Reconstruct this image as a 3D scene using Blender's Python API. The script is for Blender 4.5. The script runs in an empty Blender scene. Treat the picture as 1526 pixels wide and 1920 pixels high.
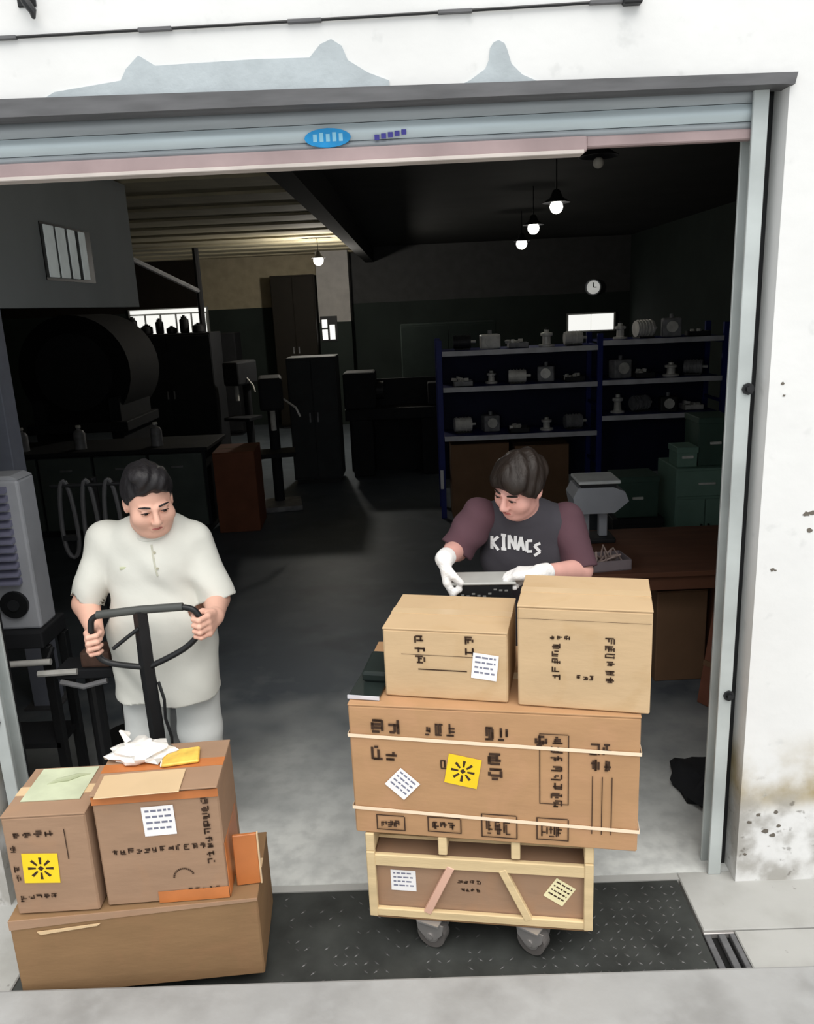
import bpy, bmesh, math, random
import numpy as np
from mathutils import Vector, Matrix, Euler

random.seed(7)
SC = bpy.context.scene
COL = SC.collection

# ------------------------------------------------------------------ camera
def make_camera():
    f, pitch, roll, yaw = 1500.0, math.radians(14.5), math.radians(2.6), math.radians(-1.0)
    fw = Vector((math.sin(yaw)*math.cos(pitch), math.cos(yaw)*math.cos(pitch), -math.sin(pitch)))
    rt = Vector((math.cos(yaw), -math.sin(yaw), 0)); up = rt.cross(fw)
    r = math.cos(roll)*rt - math.sin(roll)*up
    u = math.sin(roll)*rt + math.cos(roll)*up
    cam = bpy.data.cameras.new('camera'); cam.sensor_fit = 'HORIZONTAL'; cam.sensor_width = 36.0
    cam.lens = 36.0*f/1526.0; cam.clip_start = 0.05; cam.clip_end = 200
    o = bpy.data.objects.new('camera', cam); COL.objects.link(o)
    m = Matrix((r, u, -fw)).transposed().to_4x4(); m.translation = (0, 0, 2.2)
    o.matrix_world = m
    SC.camera = o
make_camera()

# ------------------------------------------------------------------ world, sun, exposure
def make_world():
    w = bpy.data.worlds.new('overcast_sky'); SC.world = w; w.use_nodes = True
    nt = w.node_tree; nt.nodes.clear()
    bg = nt.nodes.new('ShaderNodeBackground'); out = nt.nodes.new('ShaderNodeOutputWorld')
    bg.inputs[0].default_value = (0.93, 0.97, 1.0, 1); bg.inputs[1].default_value = 0.95
    nt.links.new(bg.outputs[0], out.inputs[0])
    s = bpy.data.lights.new('veiled_sun', 'SUN'); s.energy = 2.7; s.angle = math.radians(60); s.color = (1.0, 0.96, 0.9)
    o = bpy.data.objects.new('veiled_sun', s); COL.objects.link(o)
    o.rotation_euler = (math.radians(27), 0, math.radians(12))
make_world()
SC.view_settings.view_transform = 'Standard'
SC.view_settings.look = 'None'
SC.view_settings.gamma = 1.0
SC.view_settings.use_curve_mapping = False
SC.view_settings.exposure = 0.15

# ------------------------------------------------------------------ materials
def s2l(c):
    return tuple(((v/255.0)/12.92 if v/255.0 <= 0.04045 else ((v/255.0+0.055)/1.055)**2.4) for v in c)
MATS = {}
def mat(name, rgb, rough=0.7, metal=0.0, noise=0.12, scale=6.0, bump=0.0, bscale=40.0, spec=0.3, stretch=None, emit=0.0):
    if name in MATS: return MATS[name]
    m = bpy.data.materials.new(name); m.use_nodes = True; nt = m.node_tree
    b = nt.nodes['Principled BSDF']; col = s2l(rgb)
    b.inputs['Roughness'].default_value = rough; b.inputs['Metallic'].default_value = metal
    b.inputs['Specular IOR Level'].default_value = spec
    tc = nt.nodes.new('ShaderNodeTexCoord'); src = tc.outputs['Object']
    if stretch:
        mp = nt.nodes.new('ShaderNodeMapping'); mp.inputs['Scale'].default_value = stretch
        nt.links.new(src, mp.inputs['Vector']); src = mp.outputs['Vector']
    n = nt.nodes.new('ShaderNodeTexNoise'); n.inputs['Scale'].default_value = scale; n.inputs['Detail'].default_value = 5
    nt.links.new(src, n.inputs['Vector'])
    r = nt.nodes.new('ShaderNodeValToRGB')
    r.color_ramp.elements[0].position = 0.3; r.color_ramp.elements[1].position = 0.7
    r.color_ramp.elements[0].color = (*[max(0, c*(1-noise)) for c in col], 1)
    r.color_ramp.elements[1].color = (*[min(1, c*(1+noise)) for c in col], 1)
    nt.links.new(n.outputs['Fac'], r.inputs['Fac']); nt.links.new(r.outputs['Color'], b.inputs['Base Color'])
    if bump:
        n2 = nt.nodes.new('ShaderNodeTexNoise'); n2.inputs['Scale'].default_value = bscale; n2.inputs['Detail'].default_value = 4
        nt.links.new(src, n2.inputs['Vector'])
        bp = nt.nodes.new('ShaderNodeBump'); bp.inputs['Strength'].default_value = bump; bp.inputs['Distance'].default_value = 0.01
        nt.links.new(n2.outputs['Fac'], bp.inputs['Height']); nt.links.new(bp.outputs['Normal'], b.inputs['Normal'])
    if emit:
        nt.links.new(r.outputs['Color'], b.inputs['Emission Color']); b.inputs['Emission Strength'].default_value = emit
    MATS[name] = m
    return m

def stain_layers(name, base, layers, rough=0.85, noise=0.05, bump=0.15, bscale=18):
    """base colour with dirt layers. layer = (rgb, noise scale, lo, hi, (zlo0,zlo1,zhi1,zhi0) or None, strength)."""
    m = mat(name, base, rough=rough, noise=noise, scale=2.2, bump=bump, bscale=bscale, spec=0.15)
    nt = m.node_tree; b = nt.nodes['Principled BSDF']
    cur = b.inputs['Base Color'].links[0].from_socket
    geo = nt.nodes.new('ShaderNodeNewGeometry'); sep = nt.nodes.new('ShaderNodeSeparateXYZ')
    nt.links.new(geo.outputs['Position'], sep.inputs[0])
    for i, (rgb, sc, lo, hi, band, strength) in enumerate(layers):
        n = nt.nodes.new('ShaderNodeTexNoise'); n.inputs['Scale'].default_value = sc; n.inputs['Detail'].default_value = 6
        mp = nt.nodes.new('ShaderNodeMapping'); mp.inputs['Location'].default_value = (3.1*i, 1.7*i, 0.4*i)
        nt.links.new(geo.outputs['Position'], mp.inputs['Vector']); nt.links.new(mp.outputs['Vector'], n.inputs['Vector'])
        mr = nt.nodes.new('ShaderNodeMapRange'); mr.inputs['From Min'].default_value = lo; mr.inputs['From Max'].default_value = hi
        mr.interpolation_type = 'SMOOTHSTEP'
        mr.inputs['To Max'].default_value = strength
        nt.links.new(n.outputs['Fac'], mr.inputs['Value']); fac = mr.outputs['Result']
        if band:
            for (a, c) in ((band[0], band[1]), (band[3], band[2])):
                z = nt.nodes.new('ShaderNodeMapRange'); z.interpolation_type = 'SMOOTHSTEP'
                z.inputs['From Min'].default_value = a; z.inputs['From Max'].default_value = c
                nt.links.new(sep.outputs['Z'], z.inputs['Value'])
                mu = nt.nodes.new('ShaderNodeMath'); mu.operation = 'MULTIPLY'
                nt.links.new(fac, mu.inputs[0]); nt.links.new(z.outputs['Result'], mu.inputs[1]); fac = mu.outputs[0]
        mx = nt.nodes.new('ShaderNodeMix'); mx.data_type = 'RGBA'
        nt.links.new(fac, mx.inputs[0]); nt.links.new(cur, mx.inputs[6]); mx.inputs[7].default_value = (*s2l(rgb), 1)
        cur = mx.outputs[2]
    nt.links.new(cur, b.inputs['Base Color'])
    return m

M_WALL = stain_layers('white_plaster', (226, 226, 225), [
    ((158, 140, 96), 3.0, 0.30, 0.55, (0.28, 0.38, 0.46, 0.66), 0.9),
    ((150, 146, 138), 7.0, 0.40, 0.62, (-0.1, 0.0, 0.30, 0.42), 0.75),
    ((92, 86, 76), 26.0, 0.60, 0.72, (-0.1, 0.05, 0.34, 0.50), 0.6),
    ((196, 197, 196), 11.0, 0.60, 0.72, None, 0.4)])
M_PATCH = mat('grey_cement_patch', (176, 184, 188), rough=0.9, noise=0.10, scale=9, bump=0.2)
M_GROUND = stain_layers('yard_concrete', (170, 170, 167), [
    ((142, 141, 136), 4.0, 0.45, 0.75, None, 0.5), ((84, 82, 76), 30.0, 0.68, 0.74, None, 0.4)], bump=0.2)
M_KERB = stain_layers('kerb_concrete', (156, 156, 155), [
    ((122, 121, 119), 4.0, 0.40, 0.72, None, 0.6), ((172, 173, 173), 7.0, 0.5, 0.75, None, 0.4)], bump=0.25)
M_FLOOR = stain_layers('painted_concrete_floor', (90, 97, 104), [
    ((112, 118, 122), 3.0, 0.48, 0.70, None, 0.4), ((66, 72, 78), 2.0, 0.5, 0.72, None, 0.5)], rough=0.5, bump=0.05)
def worn_daylit_threshold(m):
    """worn concrete plus daylight falloff painted into the colour at the doorway, ragged edge"""
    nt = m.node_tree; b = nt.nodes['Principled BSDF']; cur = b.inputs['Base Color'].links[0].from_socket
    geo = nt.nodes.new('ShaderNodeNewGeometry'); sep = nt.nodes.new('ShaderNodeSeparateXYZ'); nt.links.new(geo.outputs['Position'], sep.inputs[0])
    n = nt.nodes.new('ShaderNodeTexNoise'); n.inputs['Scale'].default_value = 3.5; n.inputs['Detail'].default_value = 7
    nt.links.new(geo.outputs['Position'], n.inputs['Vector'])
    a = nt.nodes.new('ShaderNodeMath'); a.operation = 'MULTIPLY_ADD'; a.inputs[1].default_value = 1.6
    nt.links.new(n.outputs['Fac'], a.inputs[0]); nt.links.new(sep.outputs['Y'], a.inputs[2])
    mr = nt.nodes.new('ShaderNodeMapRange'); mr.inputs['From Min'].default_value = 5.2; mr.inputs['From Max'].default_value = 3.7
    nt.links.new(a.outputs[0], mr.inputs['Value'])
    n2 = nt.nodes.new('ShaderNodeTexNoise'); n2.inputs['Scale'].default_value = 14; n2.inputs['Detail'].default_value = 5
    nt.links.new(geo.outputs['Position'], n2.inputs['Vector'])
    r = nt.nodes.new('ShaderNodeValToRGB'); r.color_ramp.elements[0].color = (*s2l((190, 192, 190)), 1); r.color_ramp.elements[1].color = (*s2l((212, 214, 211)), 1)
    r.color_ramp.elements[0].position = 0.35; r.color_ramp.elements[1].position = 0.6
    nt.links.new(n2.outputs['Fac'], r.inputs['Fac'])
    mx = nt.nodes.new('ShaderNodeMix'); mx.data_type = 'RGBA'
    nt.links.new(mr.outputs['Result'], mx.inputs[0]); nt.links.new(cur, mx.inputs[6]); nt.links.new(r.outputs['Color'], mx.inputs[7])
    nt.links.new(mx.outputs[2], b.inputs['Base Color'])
worn_daylit_threshold(M_FLOOR)  # pale doorway tone holds painted daylight as well as wear
M_INWALL = mat('grey_inner_wall', (120, 121, 120), rough=0.9, noise=0.1, scale=2)
M_DADO = mat('dark_green_dado', (44, 52, 48), rough=0.8, noise=0.15, scale=2)
M_ROOFDARK = mat('dark_roof_board', (52, 52, 50), rough=0.9, noise=0.15, scale=2)  # even dark tone for the ceiling
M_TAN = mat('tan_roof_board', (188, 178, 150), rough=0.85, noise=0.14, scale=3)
M_PARTITION = mat('pale_partition_paint', (176, 182, 184), rough=0.85, noise=0.06, scale=2)
M_STEELDARK = mat('dark_lintel_steel', (100, 100, 102), rough=0.6, metal=0.2, noise=0.2, scale=5, stretch=(1, 6, 6))
M_SLAT = mat('shutter_grey', (196, 208, 212), rough=0.45, metal=0.25, noise=0.08, scale=4, stretch=(0.6, 6, 6))
M_SLAT2 = mat('shutter_grey_dull', (160, 166, 170), rough=0.5, metal=0.25, noise=0.1, scale=4, stretch=(0.6, 6, 6))
M_PINKBAR = mat('faded_red_bar', (168, 148, 148), rough=0.55, noise=0.25, scale=3)
M_GUIDE = mat('galvanised_guide', (190, 196, 195), rough=0.5, metal=0.3, noise=0.2, scale=3, bump=0.2, bscale=12)
M_BLACK = mat('black_steel', (26, 27, 29), rough=0.45, noise=0.2, scale=8, spec=0.4)
M_RUBBER = mat('black_rubber', (18, 18, 18), rough=0.8)
M_PLATE = mat('worn_black_plate', (62, 64, 62), rough=0.55, metal=0.3, noise=0.35, scale=6, bump=0.15, bscale=30)
M_CARD = mat('cardboard', (198, 170, 134), rough=0.85, noise=0.06, scale=4, bump=0.08, bscale=25, stretch=(1, 1, 3), spec=0.1)
M_CARD2 = mat('cardboard_reddish', (177, 139, 103), rough=0.85, noise=0.07, scale=4, bump=0.08, bscale=25, stretch=(1, 1, 3), spec=0.1)
M_CARDP = mat('cardboard_pinkish', (156, 127, 104), rough=0.85, noise=0.08, scale=4, bump=0.1, bscale=20, stretch=(1, 1, 3), spec=0.1)
M_CARD3 = mat('cardboard_brown', (134, 106, 77), rough=0.85, noise=0.08, scale=4, bump=0.1, bscale=20, stretch=(1, 1, 3), spec=0.1)
def scuffs(m, rgb, amt=.35):
    nt = m.node_tree; b = nt.nodes['Principled BSDF']; cur = b.inputs['Base Color'].links[0].from_socket
    tc = nt.nodes.new('ShaderNodeTexCoord'); n = nt.nodes.new('ShaderNodeTexNoise'); n.inputs['Scale'].default_value = 5; n.inputs['Detail'].default_value = 8; n.inputs['Distortion'].default_value = 1.2
    nt.links.new(tc.outputs['Object'], n.inputs['Vector'])
    mr = nt.nodes.new('ShaderNodeMapRange'); mr.inputs['From Min'].default_value = .52; mr.inputs['From Max'].default_value = .75; mr.inputs['To Max'].default_value = amt
    nt.links.new(n.outputs['Fac'], mr.inputs['Value'])
    mx = nt.nodes.new('ShaderNodeMix'); mx.data_type = 'RGBA'; mx.inputs[7].default_value = (*s2l(rgb), 1)
    nt.links.new(mr.outputs['Result'], mx.inputs[0]); nt.links.new(cur, mx.inputs[6]); nt.links.new(mx.outputs[2], b.inputs['Base Color'])
scuffs(M_CARD, (176, 140, 92)); scuffs(M_CARD2, (196, 150, 118)); scuffs(M_CARDP, (172, 132, 100)); scuffs(M_CARD3, (150, 112, 84))
M_CARDOR = mat('orange_tape', (184, 112, 62), rough=0.4, noise=0.15, scale=7, spec=0.4)
M_CARDLT = mat('pale_packing_tape', (208, 180, 142), rough=0.35, noise=0.05, spec=0.5)
M_CARDDK = mat('cardboard_in_store', (128, 98, 74), rough=0.9, noise=0.1, scale=4)
M_INK = mat('dark_print_ink', (62, 44, 32), rough=0.8, noise=0.2)
M_INKRED = mat('reddish_print_ink', (150, 78, 48), rough=0.8, noise=0.2)
M_PAPER = mat('white_label_paper', (238, 236, 236), rough=0.6, noise=0.03)
M_INKGREY = mat('grey_label_ink', (120, 122, 140), rough=0.7)
M_YELLOW = mat('yellow_label', (240, 204, 38), rough=0.55, noise=0.06, scale=10)
M_WOOD = mat('pale_crate_wood', (212, 188, 146), rough=0.75, noise=0.12, scale=3, stretch=(1, 8, 8), bump=0.1)
M_STRAP = mat('cream_plastic_strap', (240, 218, 190), rough=0.35, noise=0.03, spec=0.5)
M_STRAPPINK = mat('pinkish_strap', (214, 172, 152), rough=0.4, noise=0.05)
M_CASTER = mat('grey_caster_steel', (170, 166, 164), rough=0.4, metal=0.6, noise=0.1)
M_TYRE = mat('grey_caster_tyre', (96, 92, 90), rough=0.7)
M_BLUE = mat('blue_rack_steel', (34, 44, 112), rough=0.5, noise=0.12)
M_SHELFEDGE = mat('pale_shelf_steel', (204, 204, 210), rough=0.5, noise=0.15, scale=8)
M_PART1 = mat('bright_metal_part', (216, 214, 208), rough=0.35, metal=0.1, noise=0.2, scale=12)
M_PART2 = mat('dull_metal_part', (134, 134, 136), rough=0.5, metal=0.1, noise=0.3, scale=12)
M_PART3 = mat('black_machine_part', (40, 40, 42), rough=0.5)
M_DESK = mat('brown_desk_board', (110, 72, 54), rough=0.6, noise=0.15, scale=3, stretch=(1, 6, 1))
M_GREEN = mat('green_cabinet_paint', (112, 142, 128), rough=0.55, noise=0.08)
M_GREEND = mat('dark_green_paint', (62, 84, 74), rough=0.6, noise=0.1)
M_MACH = mat('grey_machine_paint', (176, 178, 184), rough=0.5, noise=0.08)
M_MACHD = mat('dark_machine_paint', (34, 35, 38), rough=0.75, noise=0.2)
M_GLOW = mat('daylit_pane', (250, 250, 245), noise=0.0, emit=0.85)
M_BULB = mat('lit_bulb', (255, 252, 240), noise=0.0, emit=6.0)
M_BULBDIM = mat('unlit_bulb', (190, 186, 176), noise=0.0)
M_SKIN = mat('skin_warm', (226, 178, 158), rough=0.55, noise=0.05, scale=14)
M_SKIN2 = mat('skin_pink', (226, 172, 160), rough=0.55, noise=0.06, scale=14)
M_LIP = mat('lip_tone', (176, 104, 98), rough=0.5)
M_HAIR = mat('black_hair', (34, 32, 34), rough=0.5, noise=0.3, scale=20, bump=0.5, bscale=60, stretch=(1, 1, 0.3))
M_HAIR2 = mat('dark_brown_hair', (36, 29, 25), rough=0.5, noise=0.35, scale=20, bump=0.5, bscale=60, stretch=(1, 1, 0.3))
M_EYE = mat('eye_dark', (30, 22, 20), rough=0.3)
M_EYEW = mat('eye_white', (225, 218, 212), rough=0.3)
M_POLO = mat('cream_polo_cotton', (214, 214, 206), rough=0.9, noise=0.04, scale=5, bump=0.25, bscale=14)
M_TROUS = mat('pale_grey_trousers', (222, 225, 223), rough=0.9, noise=0.05, scale=5, bump=0.25, bscale=14)
M_TEE = mat('charcoal_tee_cotton', (66, 64, 70), rough=0.9, noise=0.08, scale=5, bump=0.25, bscale=14)
M_SLEEVE = mat('maroon_sleeve_cotton', (90, 64, 72), rough=0.9, noise=0.08, scale=5, bump=0.25, bscale=14)
M_DARKTROUS = mat('dark_trousers', (40, 42, 50), rough=0.9)
M_GLOVE = mat('white_glove_knit', (240, 238, 236), rough=0.95, noise=0.04, scale=30, bump=0.3, bscale=120)
M_SHOE = mat('dark_shoe', (40, 36, 34), rough=0.6)
M_BAG = mat('thin_white_plastic', (236, 232, 226), rough=0.35, noise=0.05, spec=0.5)
M_GREENFILM = mat('pale_green_film', (190, 196, 168), rough=0.4, noise=0.15, scale=10)
M_STICKBLUE = mat('cyan_blue_sticker', (36, 150, 214), rough=0.4, noise=0.15, scale=20)
M_STICKPURP = mat('violet_sticker_ink', (70, 66, 150), rough=0.4)
M_WHITE = mat('plain_white_print', (236, 236, 236), rough=0.8, noise=0.02)

# ------------------------------------------------------------------ object helpers
def link(o, parent=None):
    COL.objects.link(o)
    if parent is not None: o.parent = parent
    return o
def tag(o, label=None, cat=None, group=None, kind=None):
    if label: o['label'] = label
    if cat: o['category'] = cat
    if group: o['group'] = group
    if kind: o['kind'] = kind
    return o
def thing(name, label, cat, loc=(0, 0, 0), rz=0.0, group=None):
    o = bpy.data.objects.new(name, None); o.empty_display_size = 0.05
    o.location = loc; o.rotation_euler = (0, 0, rz); link(o)
    return tag(o, label, cat, group)

class MB:
    """collects shapes in one bmesh"""
    def __init__(self): self.bm = bmesh.new()
    def _xf(self, vs, M):
        if M is not None: bmesh.ops.transform(self.bm, matrix=M, verts=vs)
    def box(self, lo, hi, bevel=0.0, M=None):
        r = bmesh.ops.create_cube(self.bm, size=1.0); vs = r['verts']
        for v in vs: v.co = Vector([lo[i] + (v.co[i]+0.5)*(hi[i]-lo[i]) for i in range(3)])
        if bevel:
            es = list({e for v in vs for e in v.link_edges})
            rb = bmesh.ops.bevel(self.bm, geom=es, offset=bevel, segments=1 if bevel < 0.006 else 2, affect='EDGES', profile=0.5)
            vs = list({v for f in rb['faces'] for v in f.verts} | {v for v in vs if v.is_valid})
        self._xf(vs, M); return self
    def cyl(self, p0, p1, r0, r1=None, n=16, M=None, caps=True):
        p0, p1 = Vector(p0), Vector(p1); r1 = r0 if r1 is None else r1
        d = (p1-p0); L = d.length
        q = Vector((0, 0, 1)).rotation_difference(d.normalized()).to_matrix().to_4x4()
        q.translation = (p0+p1)/2
        r = bmesh.ops.create_cone(self.bm, cap_ends=caps, segments=n, radius1=r0, radius2=r1, depth=L)
        bmesh.ops.transform(self.bm, matrix=q, verts=r['verts']); self._xf(r['verts'], M); return self
    def sph(self, c, r, n=12, scale=(1, 1, 1), M=None):
        o = bmesh.ops.create_uvsphere(self.bm, u_segments=n*2, v_segments=n, radius=r)
        for v in o['verts']: v.co = Vector((v.co.x*scale[0]+c[0], v.co.y*scale[1]+c[1], v.co.z*scale[2]+c[2]))
        self._xf(o['verts'], M); return self
    def tube(self, pts, r, n=10, closed=False, M=None):
        pts = [Vector(p) for p in pts]; N = len(pts); rings = []
        prev = None
        for i in range(N):
            a = pts[(i-1) % N] if (closed or i > 0) else pts[i]
            b = pts[(i+1) % N] if (closed or i < N-1) else pts[i]
            t = (b-a).normalized()
            if prev is None: up = Vector((0, 0, 1)) if abs(t.z) < 0.9 else Vector((1, 0, 0)); x = t.cross(up).normalized()
            else: x = (prev - t*prev.dot(t)).normalized()
            prev = x; y = t.cross(x)
            rr = r[i] if isinstance(r, (list, tuple)) else r
            rings.append([self.bm.verts.new(pts[i] + rr*(math.cos(2*math.pi*k/n)*x + math.sin(2*math.pi*k/n)*y)) for k in range(n)])
        for i in range(N if closed else N-1):
            A, B = rings[i], rings[(i+1) % N]
            for k in range(n): self.bm.faces.new((A[k], A[(k+1) % n], B[(k+1) % n], B[k]))
        if not closed: self.bm.faces.new(rings[0][::-1]); self.bm.faces.new(rings[-1])
        self._xf([v for R in rings for v in R], M); return self
    def prism(self, poly, axis, a, b, M=None):
        """poly: 2-D outline, extruded along axis from a to b (remaining axes in order)."""
        def mk(p, t):
            l = list(p); l.insert(axis, t); return Vector(l)
        A = [self.bm.verts.new(mk(p, a)) for p in poly]; B = [self.bm.verts.new(mk(p, b)) for p in poly]
        n = len(poly)
        for i in range(n): self.bm.faces.new((A[i], A[(i+1) % n], B[(i+1) % n], B[i]))
        self.bm.faces.new(A[::-1]); self.bm.faces.new(B)
        self._xf(A+B, M); return self
    def lathe(self, prof, n=24, c=(0, 0, 0), M=None):
        rings = []
        for (r, z) in prof:
            rings.append([self.bm.verts.new((c[0]+r*math.cos(2*math.pi*k/n), c[1]+r*math.sin(2*math.pi*k/n), c[2]+z)) for k in range(n)])
        for A, B in zip(rings, rings[1:]):
            for k in range(n): self.bm.faces.new((A[k], A[(k+1) % n], B[(k+1) % n], B[k]))
        self.bm.faces.new(rings[0][::-1]); self.bm.faces.new(rings[-1])
        self._xf([v for R in rings for v in R], M); return self
    def quad(self, pts, M=None):
        vs = [self.bm.verts.new(p) for p in pts]; self.bm.faces.new(vs); self._xf(vs, M); return self
    def build(self, name, m, parent=None, smooth=False, kind=None, label=None):
        bmesh.ops.recalc_face_normals(self.bm, faces=self.bm.faces)
        me = bpy.data.meshes.new(name); self.bm.to_mesh(me); self.bm.free()
        me.materials.append(m)
        if smooth:
            me.polygons.foreach_set('use_smooth', [True]*len(me.polygons))
            me.set_sharp_from_angle(angle=math.radians(40))
        o = link(bpy.data.objects.new(name, me), parent)
        if kind: o['kind'] = kind
        if label: o['label'] = label
        return o
def struct(name, mb, m, label, cat='wall', smooth=False):
    o = mb.build(name, m, None, smooth); return tag(o, label, cat, kind='structure')
def copy_tree(o, parent=None):
    c = o.copy(); COL.objects.link(c)
    if parent is not None: c.parent = parent
    for ch in list(o.children):
        if ch is not c: copy_tree(ch, c)
    return c
R = math.radians
def rotz(a, c=(0, 0, 0)): return Matrix.Translation(Vector(c)) @ Matrix.Rotation(a, 4, 'Z')

# ------------------------------------------------------------------ implicit surfaces (bodies, clothes)
class Vox:
    def __init__(s, lo, hi, h):
        s.lo = np.array(lo, np.float32); s.h = h
        s.n = np.ceil((np.array(hi)-np.array(lo))/h).astype(int)+1
        s.D = np.full(tuple(s.n), 1.0, np.float32)
    def _reg(s, lo, hi):
        a = np.clip(np.floor((np.array(lo)-s.lo)/s.h).astype(int), 0, s.n-1)
        b = np.clip(np.ceil((np.array(hi)-s.lo)/s.h).astype(int)+1, 1, s.n)
        sl = tuple(slice(a[i], max(b[i], a[i]+1)) for i in range(3))
        ax = [(np.arange(sl[i].start, sl[i].stop)*s.h + s.lo[i]).astype(np.float32) for i in range(3)]
        return sl, ax[0][:, None, None], ax[1][None, :, None], ax[2][None, None, :]
    def _mix(s, sl, d, k, sub):
        a = s.D[sl]
        if sub:
            d = -d; h = np.maximum(k-np.abs(a-d), 0)/k; s.D[sl] = np.maximum(a, d)+h*h*k*0.25
        else:
            h = np.maximum(k-np.abs(a-d), 0)/k; s.D[sl] = np.minimum(a, d)-h*h*k*0.25
    def cone(s, a, b, ra, rb=None, k=0.02, sub=False):
        rb = ra if rb is None else rb
        a = np.array(a, np.float32); b = np.array(b, np.float32); m = max(ra, rb)+k+2*s.h
        sl, X, Y, Z = s._reg(np.minimum(a, b)-m, np.maximum(a, b)+m)
        d = b-a; L = float(d@d)+1e-9
        t = np.clip(((X-a[0])*d[0]+(Y-a[1])*d[1]+(Z-a[2])*d[2])/L, 0, 1)
        q = np.sqrt((X-a[0]-t*d[0])**2+(Y-a[1]-t*d[1])**2+(Z-a[2]-t*d[2])**2)-(ra+(rb-ra)*t)
        s._mix(sl, q, k, sub); return s
    def ell(s, c, r, Rm=None, k=0.02, sub=False):
        c = np.array(c, np.float32); m = max(r)+k+2*s.h
        sl, X, Y, Z = s._reg(c-m, c+m)
        X = X-c[0]; Y = Y-c[1]; Z = Z-c[2]
        if Rm is not None:
            Rm = np.array(Rm, np.float32)
            X, Y, Z = (Rm[0, 0]*X+Rm[1, 0]*Y+Rm[2, 0]*Z, Rm[0, 1]*X+Rm[1, 1]*Y+Rm[2, 1]*Z, Rm[0, 2]*X+Rm[1, 2]*Y+Rm[2, 2]*Z)
        k0 = np.sqrt((X/r[0])**2+(Y/r[1])**2+(Z/r[2])**2); k1 = np.sqrt((X/r[0]**2)**2+(Y/r[1]**2)**2+(Z/r[2]**2)**2)+1e-6
        s._mix(sl, k0*(k0-1)/k1, k, sub); return s
    def clip(s, n, p):
        """keep the side where (x-p).n < 0"""
        sl, X, Y, Z = s._reg(s.lo, s.lo+s.n*s.h)
        s.D = np.maximum(s.D, ((X-p[0])*n[0]+(Y-p[1])*n[1]+(Z-p[2])*n[2]).astype(np.float32)); return s
    def folds(s, amp, kx, ky, kz, seed=1):
        """soft irregular creases: warped sines in several directions"""
        g = np.random.RandomState(seed); sl, X, Y, Z = s._reg(s.lo, s.lo+s.n*s.h); out = 0
        wx = .03*np.sin(9*Z+5*X)+.02*np.sin(17*Z-11*Y); wz = .03*np.sin(8*X+6*Y)+.02*np.sin(15*X+7*Z)
        for i in range(4):
            a = g.uniform(-1, 1, 3)*np.array((kx, ky, kz)); out = out+np.sin(a[0]*(X+wx)+a[1]*Y+a[2]*(Z+wz)+g.uniform(0, 6))
        s.D = (s.D + amp*.5*out).astype(np.float32); return s
    def mesh(s, name, m, parent=None, smooth_it=1):
        D = np.pad(s.D, 1, constant_values=1.0); o = s.lo - s.h; ins = D < 0
        c = np.zeros(tuple(np.array(D.shape)-1), np.int8)
        nx, ny, nz = c.shape
        for i in (0, 1):
            for j in (0, 1):
                for k in (0, 1): c += ins[i:i+nx, j:j+ny, k:k+nz]
        act = (c > 0) & (c < 8); idx = np.argwhere(act)
        vid = np.full(c.shape, -1, np.int64); vid[act] = np.arange(len(idx))
        P = np.zeros((len(idx), 3)); W = np.zeros(len(idx))
        cor = [(i, j, k) for i in (0, 1) for j in (0, 1) for k in (0, 1)]
        val = {q: D[idx[:, 0]+q[0], idx[:, 1]+q[1], idx[:, 2]+q[2]] for q in cor}
        for q in cor:
            for ax in range(3):
                if q[ax] == 0:
                    q2 = list(q); q2[ax] = 1; q2 = tuple(q2)
                    a, b = val[q], val[q2]; cr = (a < 0) != (b < 0)
                    t = np.where(cr, a/(a-b+1e-12), 0)
                    pt = np.array(q, float)[None, :].repeat(len(idx), 0); pt[:, ax] += t
                    P += pt*cr[:, None]; W += cr
        V = (idx + P/np.maximum(W, 1)[:, None])*s.h + o
        F = []
        for ax in range(3):
            b1, b2 = (ax+1) % 3, (ax+2) % 3
            A = np.moveaxis(ins, (ax, b1, b2), (0, 1, 2)); G = np.moveaxis(vid, (ax, b1, b2), (0, 1, 2))
            e0, e1 = A[:-1, 1:-1, 1:-1], A[1:, 1:-1, 1:-1]; ch = np.argwhere(e0 != e1)
            if not len(ch): continue
            i, j, k = ch[:, 0], ch[:, 1]+1, ch[:, 2]+1
            q = np.stack([G[i, j-1, k-1], G[i, j, k-1], G[i, j, k], G[i, j-1, k]], 1)
            fl = A[i, j, k]; q[~fl] = q[~fl][:, ::-1]; F.append(q)
        F = np.concatenate(F)
        me = bpy.data.meshes.new(name); me.vertices.add(len(V)); me.vertices.foreach_set('co', V.astype(np.float32).ravel())
        me.loops.add(F.size); me.loops.foreach_set('vertex_index', F.astype(np.int32).ravel())
        me.polygons.add(len(F)); me.polygons.foreach_set('loop_start', np.arange(0, F.size, 4, dtype=np.int32))
        me.polygons.foreach_set('loop_total', np.full(len(F), 4, np.int32))
        me.update(); me.validate()
        me.polygons.foreach_set('use_smooth', [True]*len(me.polygons)); me.materials.append(m)
        return link(bpy.data.objects.new(name, me), parent)

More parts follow.
